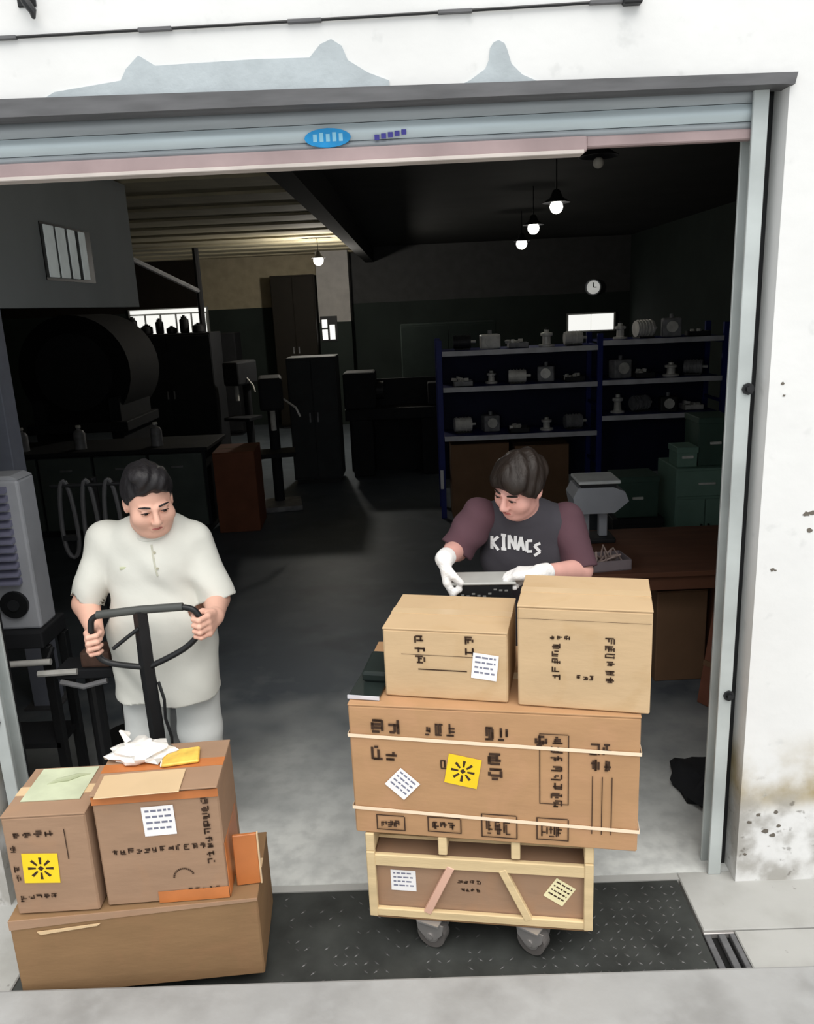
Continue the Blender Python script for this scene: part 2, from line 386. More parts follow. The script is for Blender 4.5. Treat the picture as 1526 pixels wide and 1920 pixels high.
# ================================================================== THE SETTING
WX0, WX1 = -1.66, 1.15           # doorway in the front wall
FY = 2.63                        # outer face of the front wall
mb = MB(); mb.prism([(-6, -0.06), (WX0, -0.06), (WX0, 2.852), (WX1, 2.812), (WX1, -0.06), (6, -0.06), (6, 6.5), (-6, 6.5)], 1, FY, FY+0.24)
wf = struct('wall_front', mb, M_WALL, 'white plastered outer wall around the loading doorway, stained near the ground', 'wall')
P1 = [(-1.10, 2.835), (-1.043, 2.862), (-0.84, 2.884), (-0.82, 2.915), (-0.779, 2.949), (-0.732, 2.919), (-0.43, 2.923), (-0.273, 2.92), (-0.239, 2.954), (-0.206, 2.966), (-0.176, 2.947), (-0.16, 2.908), (-0.102, 2.872), (-0.04, 2.848), (-0.04, 2.828)]
P2 = [(0.165, 2.824), (0.20, 2.838), (0.245, 2.866), (0.257, 2.89), (0.261, 2.922), (0.272, 2.936), (0.286, 2.941), (0.303, 2.932), (0.311, 2.915), (0.323, 2.877), (0.355, 2.846), (0.41, 2.822)]
for P in (P1, P2): MB().prism(P, 1, FY-0.005, FY+0.002).build('cement_patch', M_PATCH, wf, label='grey cement patch rising to a peak above the shutter')
spots = MB()
rs = random.Random(3)
for (x, z, r) in [(1.306, 1.456, .012), (1.325, 1.46, .010), (1.32, 1.399, .010), (1.204, 1.261, .007), (1.215, 1.258, .005), (1.193, 1.899, .006), (1.20, 1.86, .005),
                  (1.22, .29, .010), (1.25, .22, .013), (1.28, .2, .012), (1.30, .24, .008), (1.19, .26, .009), (1.285, .3, .009), (1.18, .12, .008)]:
    pts = [(x+r*(0.6+0.7*rs.random())*math.cos(a), z+0.8*r*(0.6+0.7*rs.random())*math.sin(a)) for a in [2*math.pi*i/9 for i in range(9)]]
    spots.prism(pts, 1, FY-0.0012, FY+0.002)
spots.build('paint_chip', mat('chip_grey', (104, 98, 90)), wf, kind='stuff', label='small dark chips where the plaster has broken away')

# yard, slabs and kerb
pv = struct('pavement', MB().box((-9, -12, -0.45), (9, 2.70, -0.03)), M_GROUND, 'worn concrete yard in front of the loading door', 'pavement')
for lo, hi in (((0.945, 2.392), (6.0, 2.69)), ((1.052, 2.128), (6.0, 2.386)), ((-6.0, 2.128), (-1.462, 2.69))):
    MB().box((lo[0], lo[1], -0.03), (hi[0], hi[1], 0.0), 0.004).build('concrete_slab', M_GROUND, pv)
MB().box((-1.5, 2.655, -0.03), (0.944, 2.70, -0.002)).build('door_sill', M_GROUND, pv)
kb = struct('kerb', MB().box((-6, 1.35, -0.03), (6, 2.126, 0.1), 0.012), M_KERB, 'pale grey concrete kerb running along the bottom of the picture', 'kerb')

# steel lift plate let into the threshold
lp = thing('lift_plate', 'black checker steel lift plate set in the ground before the doorway', 'steel plate', (0, 2.4, 0))
T = Matrix.Translation((0, -2.4, 0))
MB().box((-1.458, 2.13, -0.03), (0.935, 2.652, -0.003), 0.002, M=T).build('plate', M_PLATE, lp)
tr = MB()
k = 0
for i in range(66):
    for j in range(14):
        x = -1.44 + i*0.036; y = 2.15 + j*0.036
        if x > 0.91 or rs.random() < 0.25 or (x < 0.35 and rs.random() < 0.55): continue
        a = R(45) if (i+j) % 2 else R(-45); c, s = math.cos(a), math.sin(a)
        L, w = 0.013, 0.0042
        P = [(x+L*c, y+L*s), (x-w*s, y+w*c), (x-L*c, y-L*s), (x+w*s, y-w*c)]
        vs = [tr.bm.verts.new((p[0], p[1]-2.4, -0.003)) for p in P]; top = tr.bm.verts.new((x, y-2.4, -0.0006))
        for q in range(4): tr.bm.faces.new((vs[q], vs[(q+1) % 4], top))
tr.build('tread_pattern', mat('polished_tread', (88, 88, 88), rough=0.4, metal=0.5), lp, kind='stuff')
MB().box((0.936, 2.13, -0.03), (1.05, 2.388, -0.022), M=T).build('slot_base', M_RUBBER, lp)
for x0, x1 in ((0.940, 0.962), (0.990, 1.014), (1.030, 1.048)):
    MB().box((x0, 2.13, -0.022), (x1, 2.375, -0.001), 0.002, M=T).build('slot_rail', M_STEELDARK, lp)
MB().box((0.94, 2.374, -0.022), (1.048, 2.388, 0.0), 0.002, M=T).build('slot_end', M_CASTER, lp)

# the store room
RZ = 3.3
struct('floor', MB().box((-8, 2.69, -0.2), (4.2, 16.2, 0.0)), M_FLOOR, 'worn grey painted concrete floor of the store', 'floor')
struct('wall_back', MB().box((-1.2, 16.0, 2.27), (4.2, 16.2, RZ)), mat('shade_toned_wall', (76, 76, 76), rough=.9), 'dark grey upper part of the far back wall on the right', 'wall')  # same wall as the tan piece; shade is put into its grey
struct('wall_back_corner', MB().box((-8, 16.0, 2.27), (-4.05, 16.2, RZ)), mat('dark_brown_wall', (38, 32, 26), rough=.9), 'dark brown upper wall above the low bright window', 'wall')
struct('wall_back_left', MB().box((-4.05, 16.0, 2.27), (-1.2, 16.2, RZ)), mat('lamplit_cream_wall', (176, 164, 138), rough=.9), 'tan upper part of the far back wall on the left', 'wall')  # same back wall, lamp light put into the paler colour
struct('wall_back_lower', MB().box((-8, 15.98, 0), (4.2, 16.2, 2.27)), M_DADO, 'dark painted lower part of the far back wall', 'wall')
struct('wall_left', MB().box((-8.2, 2.8, 0), (-8.0, 16.2, RZ)), M_DADO, 'dark far left wall of the store', 'wall')
struct('wall_right', MB().box((4.2, 2.8, 0), (4.4, 16.2, RZ)), M_DADO, 'dark right wall of the store', 'wall')
struct('wall_front_left', MB().box((-8.2, 2.63, -0.05), (-6.0, 2.87, 6.5)), M_WALL, 'outer wall further left of the doorway', 'wall')
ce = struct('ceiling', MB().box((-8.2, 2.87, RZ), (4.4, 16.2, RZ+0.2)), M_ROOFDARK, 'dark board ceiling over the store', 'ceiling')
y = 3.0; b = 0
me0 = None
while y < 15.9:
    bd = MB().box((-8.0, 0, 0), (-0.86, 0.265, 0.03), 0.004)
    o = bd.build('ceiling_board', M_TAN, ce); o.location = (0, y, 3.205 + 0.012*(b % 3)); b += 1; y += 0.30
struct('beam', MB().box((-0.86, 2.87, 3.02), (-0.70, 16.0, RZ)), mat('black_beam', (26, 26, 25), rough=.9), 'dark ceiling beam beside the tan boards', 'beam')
# partition wall high on the left, with the slatted opening
pw = struct('wall_partition', MB().box((-2.32, 4.4, 2.28), (-2.2, 6.66, 3.2)), M_PARTITION, 'pale partition wall high up on the left of the store', 'wall')
w1 = struct('window_1', MB().box((-2.21, 5.02, 2.44), (-2.195, 5.79, 2.78)), M_BLACK, 'dark opening with pale upright slats in the partition wall', 'window')
for i in range(4):
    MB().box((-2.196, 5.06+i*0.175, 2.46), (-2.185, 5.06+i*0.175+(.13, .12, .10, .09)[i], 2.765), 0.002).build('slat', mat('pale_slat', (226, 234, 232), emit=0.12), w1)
col = thing('steel_column', 'pale steel column standing at the left end of the partition wall', 'column', (-2.26, 4.33, 0))
MB().box((-.06, -.07, 0), (.06, .07, 3.2), .004).build('shaft', mat('pale_column_paint', (150, 154, 168)), col)
MB().box((-.1, -.11, 0), (.1, .11, .012)).build('foot_plate', M_STEELDARK, col)
# window ribbon far back left
w2 = struct('window_2', MB().box((-5.5, 15.93, 1.72), (-3.95, 15.98, 2.34)), mat('window_frame_grey', (150, 150, 146)), 'low bright window at the far back left', 'window')
for i in range(5):
    MB().box((-5.46+i*0.30, 15.92, 1.76), (-5.46+i*0.30+0.26, 15.93, 2.22)).build('pane', M_GLOW, w2)
MB().box((-5.46, 15.915, 2.25), (-3.98, 15.93, 2.32)).build('pane', M_GLOW, w2)
pl = struct('pillar', MB().box((-1.76, 15.5, 1.95), (-1.16, 15.98, RZ)), mat('pillar_paint', (186, 182, 178), noise=0.1), 'pale square pillar against the far back wall', 'pillar')
MB().box((-1.765, 15.495, 0), (-1.155, 15.98, 1.95)).build('painted_foot', M_DADO, pl)
w3 = struct('window_3', MB().box((-1.74, 15.47, 1.60), (-1.42, 15.5, 2.06)), M_BLACK, 'narrow twin window low on the pale pillar', 'window')
for i, (a, z0, z1) in enumerate(((-1.71, 1.63, 1.82), (-1.71, 1.85, 2.0), (-1.57, 1.63, 1.90))):
    MB().box((a, 15.462, z0), (a+0.10, 15.47, z1)).build('pane', M_GLOW, w3)
w4 = struct('window_4', MB().box((2.98, 15.93, 1.54), (3.92, 15.98, 1.90)), mat('window_frame_grey', (150, 150, 146)), 'small bright window above the blue rack', 'window')
for i in range(2): MB().box((3.01+i*0.44, 15.92, 1.57), (3.44+i*0.44, 15.93, 1.87)).build('pane', M_GLOW, w4)

# lintel
li = MB(); li.prism([(WX0-0.02, 2.798), (WX1-0.03, 2.782), (WX1+0.005, 2.780), (WX1+0.012, 2.812), (WX0-0.02, 2.853)], 1, 2.606, 2.69)
struct('trim_1', li, M_STEELDARK, 'dark steel lintel edge above the rolled shutter', 'lintel')

# roller shutter
rs_ = thing('roller_shutter', 'rolled-up grey metal shutter with side rails in the doorway', 'roller shutter', (0, 2.72, 0))
T = Matrix.Translation((0, -2.72, 0))
def slat(z0, z1, m, bulge=0.010):
    n = 8; P = []
    for i in range(n+1):
        t = i/n; P.append((2.70-bulge*math.sin(math.pi*t), z0+(z1-z0)*t))
    P += [(2.712, z1), (2.712, z0)]
    return MB().prism(P, 0, WX0+0.05, 1.078, M=T).build('slat', m, rs_, smooth=True)
slat(2.754, 2.800, M_SLAT2); slat(2.702, 2.752, M_SLAT); slat(2.800, 2.846, M_SLAT2); slat(2.681, 2.700, M_SLAT2, 0.004)
MB().box((WX0+0.05, 2.675, 2.634), (0.56, 2.725, 2.680), 0.006, M=T).build('bottom_bar', M_PINKBAR, rs_)
MB().box((WX0+0.05, 2.668, 2.628), (0.55, 2.735, 2.640), 0.002, M=T).build('bottom_lip', mat('rubbed_lip', (206, 196, 190)), rs_)
MB().box((0.56, 2.69, 2.648), (1.075, 2.725, 2.680), 0.004, M=T).build('bottom_bar', M_PINKBAR, rs_)
for sx, x0, x1 in ((1, 1.062, 1.110), (-1, -1.622, -1.575)):
    g = MB()
    g.box((x0, 2.672, 0.0), (x1, 2.684, 2.79), 0.002, M=T)
    g.box((x0, 2.752, 0.0), (x1, 2.764, 2.79), 0.002, M=T)
    if sx > 0: g.box((x1-0.012, 2.684, 0.0), (x1, 2.752, 2.79), M=T)
    else: g.box((x0, 2.684, 0.0), (x0+0.012, 2.752, 2.79), M=T)
    gr = g.build('guide_rail', M_GUIDE, rs_)
    for z in (0.767, 1.882):
        xc = (x0+x1)/2 + 0.012*sx
        MB().cyl((xc, 2.664, z), (xc, 2.674, z), 0.020, n=8, M=T).cyl((xc, 2.654, z), (xc, 2.664, z), 0.011, n=6, M=T).build('bolt', M_BLACK, gr)
    MB().box((x1+0.001 if sx > 0 else x0-0.039, 2.735, 0.0), (x1+0.039 if sx > 0 else x0-0.001, 2.86, 2.79), M=T).build('fixing_angle', M_BLACK, gr)
# stickers on the curtain
st = MB(); st.prism([(-0.24+0.072*math.cos(a), 2.711+0.028*math.sin(a)) for a in [2*math.pi*i/20 for i in range(20)]], 1, 2.6865, 2.690, M=T)
so = st.build('sticker', M_STICKBLUE, rs_, label='cyan blue oval sticker')
q = MB()
for i in range(5): q.box((-0.285+i*0.02, 2.6855, 2.70), (-0.273+i*0.02, 2.687, 2.722+0.004*(i % 2)), M=T)
q.build('sticker_print', mat('pale_sticker_ink', (150, 210, 236)), so, kind='stuff')
q = MB()
for i in range(5): q.box((-0.095+i*0.021, 2.6872, 2.698+0.003*i), (-0.080+i*0.021, 2.6892, 2.713+0.003*i), M=T)
q.build('lettering', M_STICKPURP, rs_, kind='stuff', label='small violet lettering beside the blue sticker')

# wire along the wall
wr = MB(); wr.tube([(-3.5, FY-0.008, 3.005), (-1.16, FY-0.008, 3.012), (-0.4, FY-0.008, 3.016), (0.1, FY-0.008, 3.02), (0.66, FY-0.008, 3.026)], 0.0045, 8)
wt = thing('wall_cable', 'thin dark cable clipped across the white wall above the door', 'cable', (0, FY, 3.0))
wr2 = wr.build('cable', M_BLACK, wt); wr2.location = (0, -FY, -3.0)
for x, z in ((-1.18, 3.012), (-0.72, 3.0145), (-0.28, 3.0165), (0.16, 3.0205), (0.60, 3.025)):
    MB().box((x-0.05, -0.0145, z-3.0-0.0055), (x+0.05, 0.0, z-3.0+0.0055), 0.002).build('clip', M_STEELDARK, wt)
MB().box((0.645, -0.03, 0.012), (0.70, 0.0, 0.042), 0.004).build('end_box', M_BLACK, wt)
hk = thing('wall_hook', 'black bent hook on the white wall at the upper left corner', 'hook', (-1.07, FY, 3.06))
MB().tube([(-0.02, 0.0, 0.07), (-0.02, -0.03, 0.06), (-0.005, -0.035, 0.03), (0.008, -0.03, 0.01), (0.0, -0.012, 0.0)], [0.011, 0.012, 0.013, 0.011, 0.006], 8).build('hook', M_BLACK, hk, smooth=True)
MB().box((-0.045, -0.006, 0.03), (0.01, 0.0, 0.10), 0.003).build('plate', M_BLACK, hk)

# ================================================================== CARTONS
def glyphs(q, x0, z0, w, h, nx, nz, y, rng, dens=0.75, gap=0.22):
    """rows of dense strokes like blurred stencilled characters"""
    cw, chh = w/nx, h/nz
    for i in range(nx):
        for j in range(nz):
            if rng.random() > dens: continue
            ax, az = x0+i*cw, z0+j*chh; W, H = cw*(1-gap), chh*(1-gap); t = max(0.0036, min(W, H)*0.22)
            for s in range(rng.randint(5, 7)):
                if rng.random() < 0.55:
                    zz = az+H*rng.choice((0.02, 0.3, 0.55, 0.82)); a, b = sorted((rng.random()*0.4, 0.6+rng.random()*0.4))
                    q.quad([(ax+W*a, y, zz), (ax+W*b, y, zz), (ax+W*b, y, zz+t), (ax+W*a, y, zz+t)])
                else:
                    xx = ax+W*rng.choice((0.02, 0.3, 0.55, 0.82)); a, b = sorted((rng.random()*0.4, 0.6+rng.random()*0.4))
                    q.quad([(xx, y, az+H*a), (xx+t, y, az+H*a), (xx+t, y, az+H*b), (xx, y, az+H*b)])
def hline(q, x0, x1, z, y, t=0.003): q.quad([(x0, y, z), (x1, y, z), (x1, y, z+t), (x0, y, z+t)])
def vline(q, x, z0, z1, y, t=0.003): q.quad([(x, y, z0), (x+t, y, z0), (x+t, y, z1), (x, y, z1)])
def frame(q, x0, z0, x1, z1, y, t=0.003):
    hline(q, x0, x1, z0, y, t); hline(q, x0, x1, z1, y, t); vline(q, x0, z0, z1, y, t); vline(q, x1, z0, z1, y, t)

def carton_body(q, w, d, h, sag=0.004, seed=1):
    """closed cardboard body: bevelled, walls slightly bowed"""
    rng = random.Random(seed); N = 6
    q.box((-w/2, -d/2, 0), (w/2, d/2, h), 0.005)
    bmesh.ops.subdivide_edges(q.bm, edges=[e for e in q.bm.edges if e.calc_length() > 0.08], cuts=5, use_grid_fill=True)
    for v in q.bm.verts:
        u, t, s = v.co.x/(w/2), v.co.y/(d/2), v.co.z/h*2-1
        if abs(t) > 0.97: v.co.y += math.copysign(sag*(1-u*u)*(1-s*s), t)
        if abs(u) > 0.97: v.co.x += math.copysign(sag*(1-t*t)*(1-s*s), u)
def carton(name, label, FL, yaw, z, w, d, h, m, seed=1, tape=M_CARDLT, flap_over=0.0, group=None, sag=0.003, tilt=0.0):
    a = R(yaw); c, s = math.cos(a), math.sin(a)
    cx = FL[0]+c*w/2-s*d/2; cy = FL[1]+s*w/2+c*d/2
    t = thing(name, label, 'carton', (cx, cy, z), a, group)
    if tilt: t.rotation_euler = (0, R(tilt), a)
    q = MB(); carton_body(q, w, d, h-0.008, sag, seed); q.build('body', m, t)
    for sgn in (-1, 1):
        lo, hi = ((-d/2-flap_over, -0.002) if sgn < 0 else (0.002, d/2+0.001))
        MB().box((-w/2-0.001, lo, h-0.008), (w/2+0.001, hi, h-0.002), 0.0015).build('flap', m, t)
    MB().box((-w/2-0.0015, -0.024, h-0.002), (w/2+0.0015, 0.024, h-0.0008)).build('tape', tape, t)
    return t
def white_label(t, x, z, w, h, y, rng, rot=0.0, name='shipping_label', m=M_PAPER, ink=M_INKGREY, icon=False):
    M = Matrix.Translation((x, 0, z)) @ Matrix.Rotation(rot, 4, 'Y')
    lab = MB().box((-w/2, y-0.0008, -h/2), (w/2, y, h/2), M=M).build(name, m, t)
    q = MB(); yy = y-0.0012
    if icon:
        n = 8
        for i in range(n):
            a0 = 2*math.pi*i/n; r0, r1 = w*0.14, w*0.36
            q.quad([(r0*math.cos(a0-.2), yy, r0*math.sin(a0-.2)), (r1*math.cos(a0-.12), yy, r1*math.sin(a0-.12)), (r1*math.cos(a0+.12), yy, r1*math.sin(a0+.12)), (r0*math.cos(a0+.2), yy, r0*math.sin(a0+.2))], M=M)
        q.quad([(-w*.09, yy, 0), (0, yy, -w*.09), (w*.09, yy, 0), (0, yy, w*.09)], M=M)
    else:
        for j in range(4):
            zz = h*0.32-j*h*0.2
            k = -w*0.4
            while k < w*0.36:
                L = w*(0.08+0.16*rng.random()); L = min(L, w*0.4-k)
                q.quad([(k, yy, zz), (k+L, yy, zz), (k+L, yy, zz+h*0.07), (k, yy, zz+h*0.07)], M=M); k += L+w*0.05
    q.build('label_print', ink, lab, kind='stuff')
    return lab
def prn(t, fn, m=M_INK, name='printing'):
    q = MB(); fn(q); return q.build(name, m, t, kind='stuff')

# --- stack on the dolly
rng = random.Random(11)
BW, BD, BH = 0.93, 0.50, 0.485
big = carton('large_carton', 'wide strapped cardboard carton with yellow and white labels, middle of the dolly stack', (-.265, 2.38), -9.5, .46, BW, BD, BH, M_CARD2, 5)
def P(q):
    y = -BD/2-0.0052; X = lambda u: u-BW/2
    glyphs(q, X(.075), .385, .105, .065, 2, 1, y, rng, 1); glyphs(q, X(.07), .285, .10, .07, 2, 1, y, rng, 1)
    glyphs(q, X(.25), .385, .11, .06, 3, 1, y, rng, 1)
    glyphs(q, X(.44), .378, .09, .065, 2, 1, y, rng, 1); glyphs(q, X(.455), .235, .06, .11, 1, 2, y, rng, 1)
    glyphs(q, X(.30), .265, .03, .045, 1, 1, y, rng, 1)
    glyphs(q, X(.605), .365, .05, .05, 1, 1, y, rng, 1); glyphs(q, X(.655), .15, .05, .26, 1, 8, y, rng, 1)
    glyphs(q, X(.775), .29, .08, .11, 2, 2, y, rng, .9)
    vline(q, X(.785), .06, .27, y); vline(q, X(.815), .06, .27, y); vline(q, X(.845), .06, .27, y)
    frame(q, X(.62), .16, X(.71), .41, y)
    for (a, z0, b_, z1) in ((.075, .02, .17, .075), (.25, .025, .36, .08), (.43, .02, .545, .105), (.61, .025, .71, .105)):
        frame(q, X(a), z0, X(b_), z1, y, .004); glyphs(q, X(a+.015), z0+.012, b_-a-.03, z1-z0-.024, 3, 1, y, rng, 1, .1)
prn(big, P)
for (zl, zr) in ((.372, .356), (.100, .078)):
    s = MB(); w2, d2 = BW/2+.0042, BD/2+.0042; hw = .006
    for (p, q_) in (((-w2, -d2, zl), (w2, -d2, zr)), ((w2, -d2, zr), (w2, d2, zr)), ((w2, d2, zr), (-w2, d2, zl)), ((-w2, d2, zl), (-w2, -d2, zl))):
        p, q_ = Vector(p), Vector(q_); n = Vector((0, 0, hw))
        nn = (q_-p).cross(Vector((0, 0, 1))).normalized()*0.0012
        A = [p-n, q_-n, q_+n, p+n]
        v0 = [s.bm.verts.new(a_) for a_ in A]; v1 = [s.bm.verts.new(a_+nn) for a_ in A]
        for i in range(4): s.bm.faces.new((v0[i], v0[(i+1) % 4], v1[(i+1) % 4], v1[i]))
        s.bm.faces.new(v0); s.bm.faces.new(v1)
    s.build('strap', M_STRAP, big)
white_label(big, .171-BW/2, .201, .085, .085, -BD/2-.0052, rng, R(42), 'diamond_label', M_PAPER, M_INKGREY)
white_label(big, .374-BW/2, .262, .108, .108, -BD/2-.0052, rng, R(10), 'yellow_label', M_YELLOW, M_INK, True)

ul = carton('small_carton', 'low cardboard carton with a slanted white label, top left of the dolly stack', (-.14, 2.425), -12, .945, .405, .31, .245, M_CARD, 6)
def P(q):
    y = -.155-.0042; X = lambda u: u-.2025
    glyphs(q, X(.105), .125, .045, .105, 1, 3, y, rng, 1); glyphs(q, X(.27), .16, .035, .075, 1, 2, y, rng, 1)
    hline(q, X(.115), X(.275), .103, y, .004); hline(q, X(.06), X(.34), .155, y, .0015)
prn(ul, P)
white_label(ul, .333-.2025, .125, .082, .088, -.155-.0042, rng, R(6))
ur = carton('tall_carton', 'taller cardboard carton printed with two columns, top right of the dolly stack', (.287, 2.325), -13, .945, .403, .29, .343, M_CARD, 7)
def P(q):
    y = -.145-.0042; X = lambda u: u-.2015
    glyphs(q, X(.10), .235, .065, .018, 3, 1, y, rng, 1); glyphs(q, X(.105), .10, .035, .13, 1, 5, y, rng, 1)
    glyphs(q, X(.265), .10, .04, .155, 1, 6, y, rng, 1); glyphs(q, X(.18), .105, .06, .02, 3, 1, y, rng, 1)
    hline(q, X(.0), X(.40), .30, y, .0012)
prn(ur, P, M_INK)

# dark plastic wrap lying on the left end of the big carton
t = thing('black_folder', 'flat black plastic sheet on the left end of the strapped carton', 'plastic sheet', (-.19, 2.50, .946), R(-12))
q = MB(); q.box((-.055, -.10, 0), (.05, .16, .012), .003); q.box((-.035, 0.0, .012), (.055, .15, .05), .01, M=Matrix.Rotation(R(6), 4, 'X')); q.build('sheet', mat('blackish_green_plastic', (34, 42, 40), rough=.4), t)
MB().box((-.057, -.104, .001), (.052, -.099, .013)).build('pale_edge', M_SHELFEDGE, t)

# --- wooden crate
CW, CD, CH = 0.765, 0.48, 0.33
a = R(-8); c_, s_ = math.cos(a), math.sin(a)
ccx, ccy = -.235+c_*CW/2-s_*CD/2, 2.37+s_*CW/2+c_*CD/2
cr = thing('wooden_crate', 'pale slatted wooden crate with cardboard panels under the strapped carton', 'crate', (ccx, ccy, .128), a)
MB().box((-CW/2+.02, -CD/2+.02, .012), (CW/2-.02, CD/2-.02, .225), .004).build('panel', M_CARDP, cr)
for sy in (-1, 1):
    y0, y1 = (-CD/2, -CD/2+.018) if sy < 0 else (CD/2-.018, CD/2)
    MB().box((-CW/2, y0, 0), (CW/2, y1, .032), .003).build('bottom_rail', M_WOOD, cr)
    MB().box((-CW/2, y0, .205), (CW/2, y1, .250), .003).build('top_rail', M_WOOD, cr)
    for (xa, xb) in ((.29, .205), (.465, .55)):
        M = Matrix.Translation(((xa+xb)/2-CW/2, (y0+y1)/2, .12)) @ Matrix.Rotation(math.atan2(xa-xb, .185), 4, 'Y')
        MB().box((-.013, -.011, -.105), (.013, .011, .105), .002, M=M).build('diagonal_brace', M_STRAPPINK if xa < .4 and sy < 0 else M_WOOD, cr)
    for x in (0.0, .735):
        MB().box((x-CW/2, y0-.004*(sy < 0), 0), (x-CW/2+.03, y1, .262), .003).build('corner_post', M_WOOD, cr)
for sx in (-1, 1):
    x0, x1 = (-CW/2, -CW/2+.02) if sx < 0 else (CW/2-.02, CW/2)
    for z0, z1 in ((0, .032), (.205, .25)): MB().box((x0, -CD/2+.018, z0), (x1, CD/2-.018, z1), .002).build('side_rail', M_WOOD, cr)
for i in range(4): MB().box((-CW/2, -CD/2+.11+i*.092, .25), (CW/2, -CD/2+.02+i*.092+.075, .262), .002).build('top_board', M_WOOD, cr)
for x in (.0, .25, .495, .735):
    MB().box((x-CW/2, -CD/2, .262), (x-CW/2+.03, CD/2, .331), .003).build('bearer', M_WOOD, cr)
white_label(cr, .122-CW/2, .137, .088, .082, -CD/2+.019, rng, 0)
white_label(cr, .655-CW/2, .130, .075, .085, -CD/2+.019, rng, R(32), 'diamond_label', mat('cream_label', (232, 222, 178)), M_INK)
def P(q):
    y = -CD/2+.0185
    glyphs(q, .31-CW/2, .14, .085, .018, 4, 1, y, rng, 1); glyphs(q, .32-CW/2, .108, .07, .016, 4, 1, y, rng, 1)
prn(cr, P, M_INK)

# --- dolly with casters
dl = thing('dolly', 'low wheeled dolly carrying the wooden crate and cartons', 'dolly', (ccx, ccy, 0), a)
MB().box((-.37, -.236, .118), (.37, .22, .1275), .003).build('platform', M_CARD3, dl)
def caster(x, y, ang):
    M = Matrix.Translation((x, y, 0)) @ Matrix.Rotation(ang, 4, 'Z')
    f = MB(); f.box((-.048, -.04, .112), (.048, .04, .118), M=M); f.cyl((0, 0, .106), (0, 0, .113), .03, n=14, M=M)
    for s in (-1, 1):
        f.prism([(-.052, .108), (.052, .108), (.046, .07), (.018, .040), (-.018, .040), (-.046, .07)], 0, s*.029-.002, s*.029+.002, M=M)
    fo = f.build('caster', M_CASTER, dl)
    w = MB(); w.cyl((-.022, 0, .0525), (.022, 0, .0525), .052, n=26, M=M); w.build('wheel', M_TYRE, fo)
    w = MB(); w.cyl((-.035, 0, .0525), (.035, 0, .0525), .012, n=12, M=M); w.cyl((-.0245, 0, .0525), (.0245, 0, .0525), .030, n=18, M=M); w.build('hub', M_CASTER, fo)
for (x, y, ang) in ((-.165, -.205, R(72)), (.185, -.205, R(62)), (-.30, .17, R(15)), (.30, .17, R(8))): caster(x, y, ang)

# --- stack on the pallet truck
low = carton('long_carton', 'plain brown cardboard carton lowest on the pallet truck, at the bottom left', (-1.372, 2.142), 5, .047, .79, .34, .304, M_CARD3, 9)
MB().prism([(-.395, .268), (-.20, .275), (.395, .293), (.395, .302), (-.395, .302)], 1, -.1745, -.1705).build('lid_edge', M_CARDP, low)
MB().prism([(-.30, .244), (-.12, .258), (-.11, .265), (-.31, .255)], 1, -.1775, -.1735).build('torn_strip', M_CARDLT, low)
lb = carton('left_carton', 'small carton with a yellow burst label on its front, far left on the pallet truck', (-1.348, 2.165), 2, .352, .262, .27, .362, M_CARDP, 12)
def P(q):
    y = -.135-.0042; X = lambda u: u-.131
    glyphs(q, X(.025), .285, .14, .03, 4, 1, y, rng, 1); glyphs(q, X(.015), .05, .02, .22, 1, 6, y, rng, .9); glyphs(q, X(.02), .06, .12, .02, 5, 1, y, rng, 1)
    vline(q, X(.19), .20, .31, y)
prn(lb, P)
white_label(lb, .10-.131, .172, .112, .108, -.135-.0042, rng, R(3), 'yellow_label', M_YELLOW, M_INK, True)
MB().box((-.10, -.06, .361), (.09, .125, .3635)).build('green_film', M_GREENFILM, lb)
MB().tube([(-.05, .03, .362), (-.02, .045, .366), (.01, .05, .367), (.04, .07, .366), (.075, .08, .362)], [.003, .008, .010, .008, .003], 8).build('film_fold', mat('olive_film', (166, 172, 142), rough=.4), lb, smooth=True)
mbx = carton('square_carton', 'square carton with a white address label and orange tape on the pallet truck', (-1.066, 2.19), 4, .352, .392, .27, .418, M_CARDP, 13, tape=M_CARDOR, flap_over=.012)
def P(q):
    y = -.135-.0042; X = lambda u: u-.196
    glyphs(q, X(.04), .19, .30, .030, 12, 1, y, rng, .95, .25); glyphs(q, X(.335), .13, .03, .25, 1, 9, y, rng, .85)
    glyphs(q, X(.26), .03, .11, .022, 5, 1, y, rng, 1)
    for i in range(14):
        a0 = math.pi*(0.1+0.85*i/13); r = .035
        q.quad([(X(.255)+r*math.cos(a0), y, .09+r*math.sin(a0)), (X(.255)+(r-.006)*math.cos(a0), y, .09+(r-.006)*math.sin(a0)), (X(.255)+(r-.006)*math.cos(a0+.15), y, .09+(r-.006)*math.sin(a0+.15)), (X(.255)+r*math.cos(a0+.15), y, .09+r*math.sin(a0+.15))])
prn(mbx, P)
white_label(mbx, .2-.196, .305, .10, .105, -.135-.0046, rng, R(-1))
for x0, z0, z1 in ((-.1965, .376, .404), (-.03, .0, .042)): MB().box((x0, -.1398, z0), (.1965, -.1385, z1)).build('front_tape', M_CARDOR, mbx)
MB().box((.1975, -.135, .0), (.1995, .08, .20)).build('side_tape', M_CARDOR, mbx)
MB().box((-.18, -.168, .4185), (.08, -.04, .4215), .001, M=Matrix.Rotation(R(1.5), 4, 'Z')).build('lid_flap', M_CARDLT, mbx)
# an orange board standing against the carton
ob = thing('orange_board', 'upright orange-brown board behind the square carton on the pallet truck', 'board', (-.632, 2.275, .352), R(8))
MB().box((-.030, -.006, 0), (.048, .006, .19), .002).build('panel', M_CARDOR, ob)
MB().box((.048, -.007, 0), (.053, .007, .19)).build('edge_strip', M_CARDLT, ob)
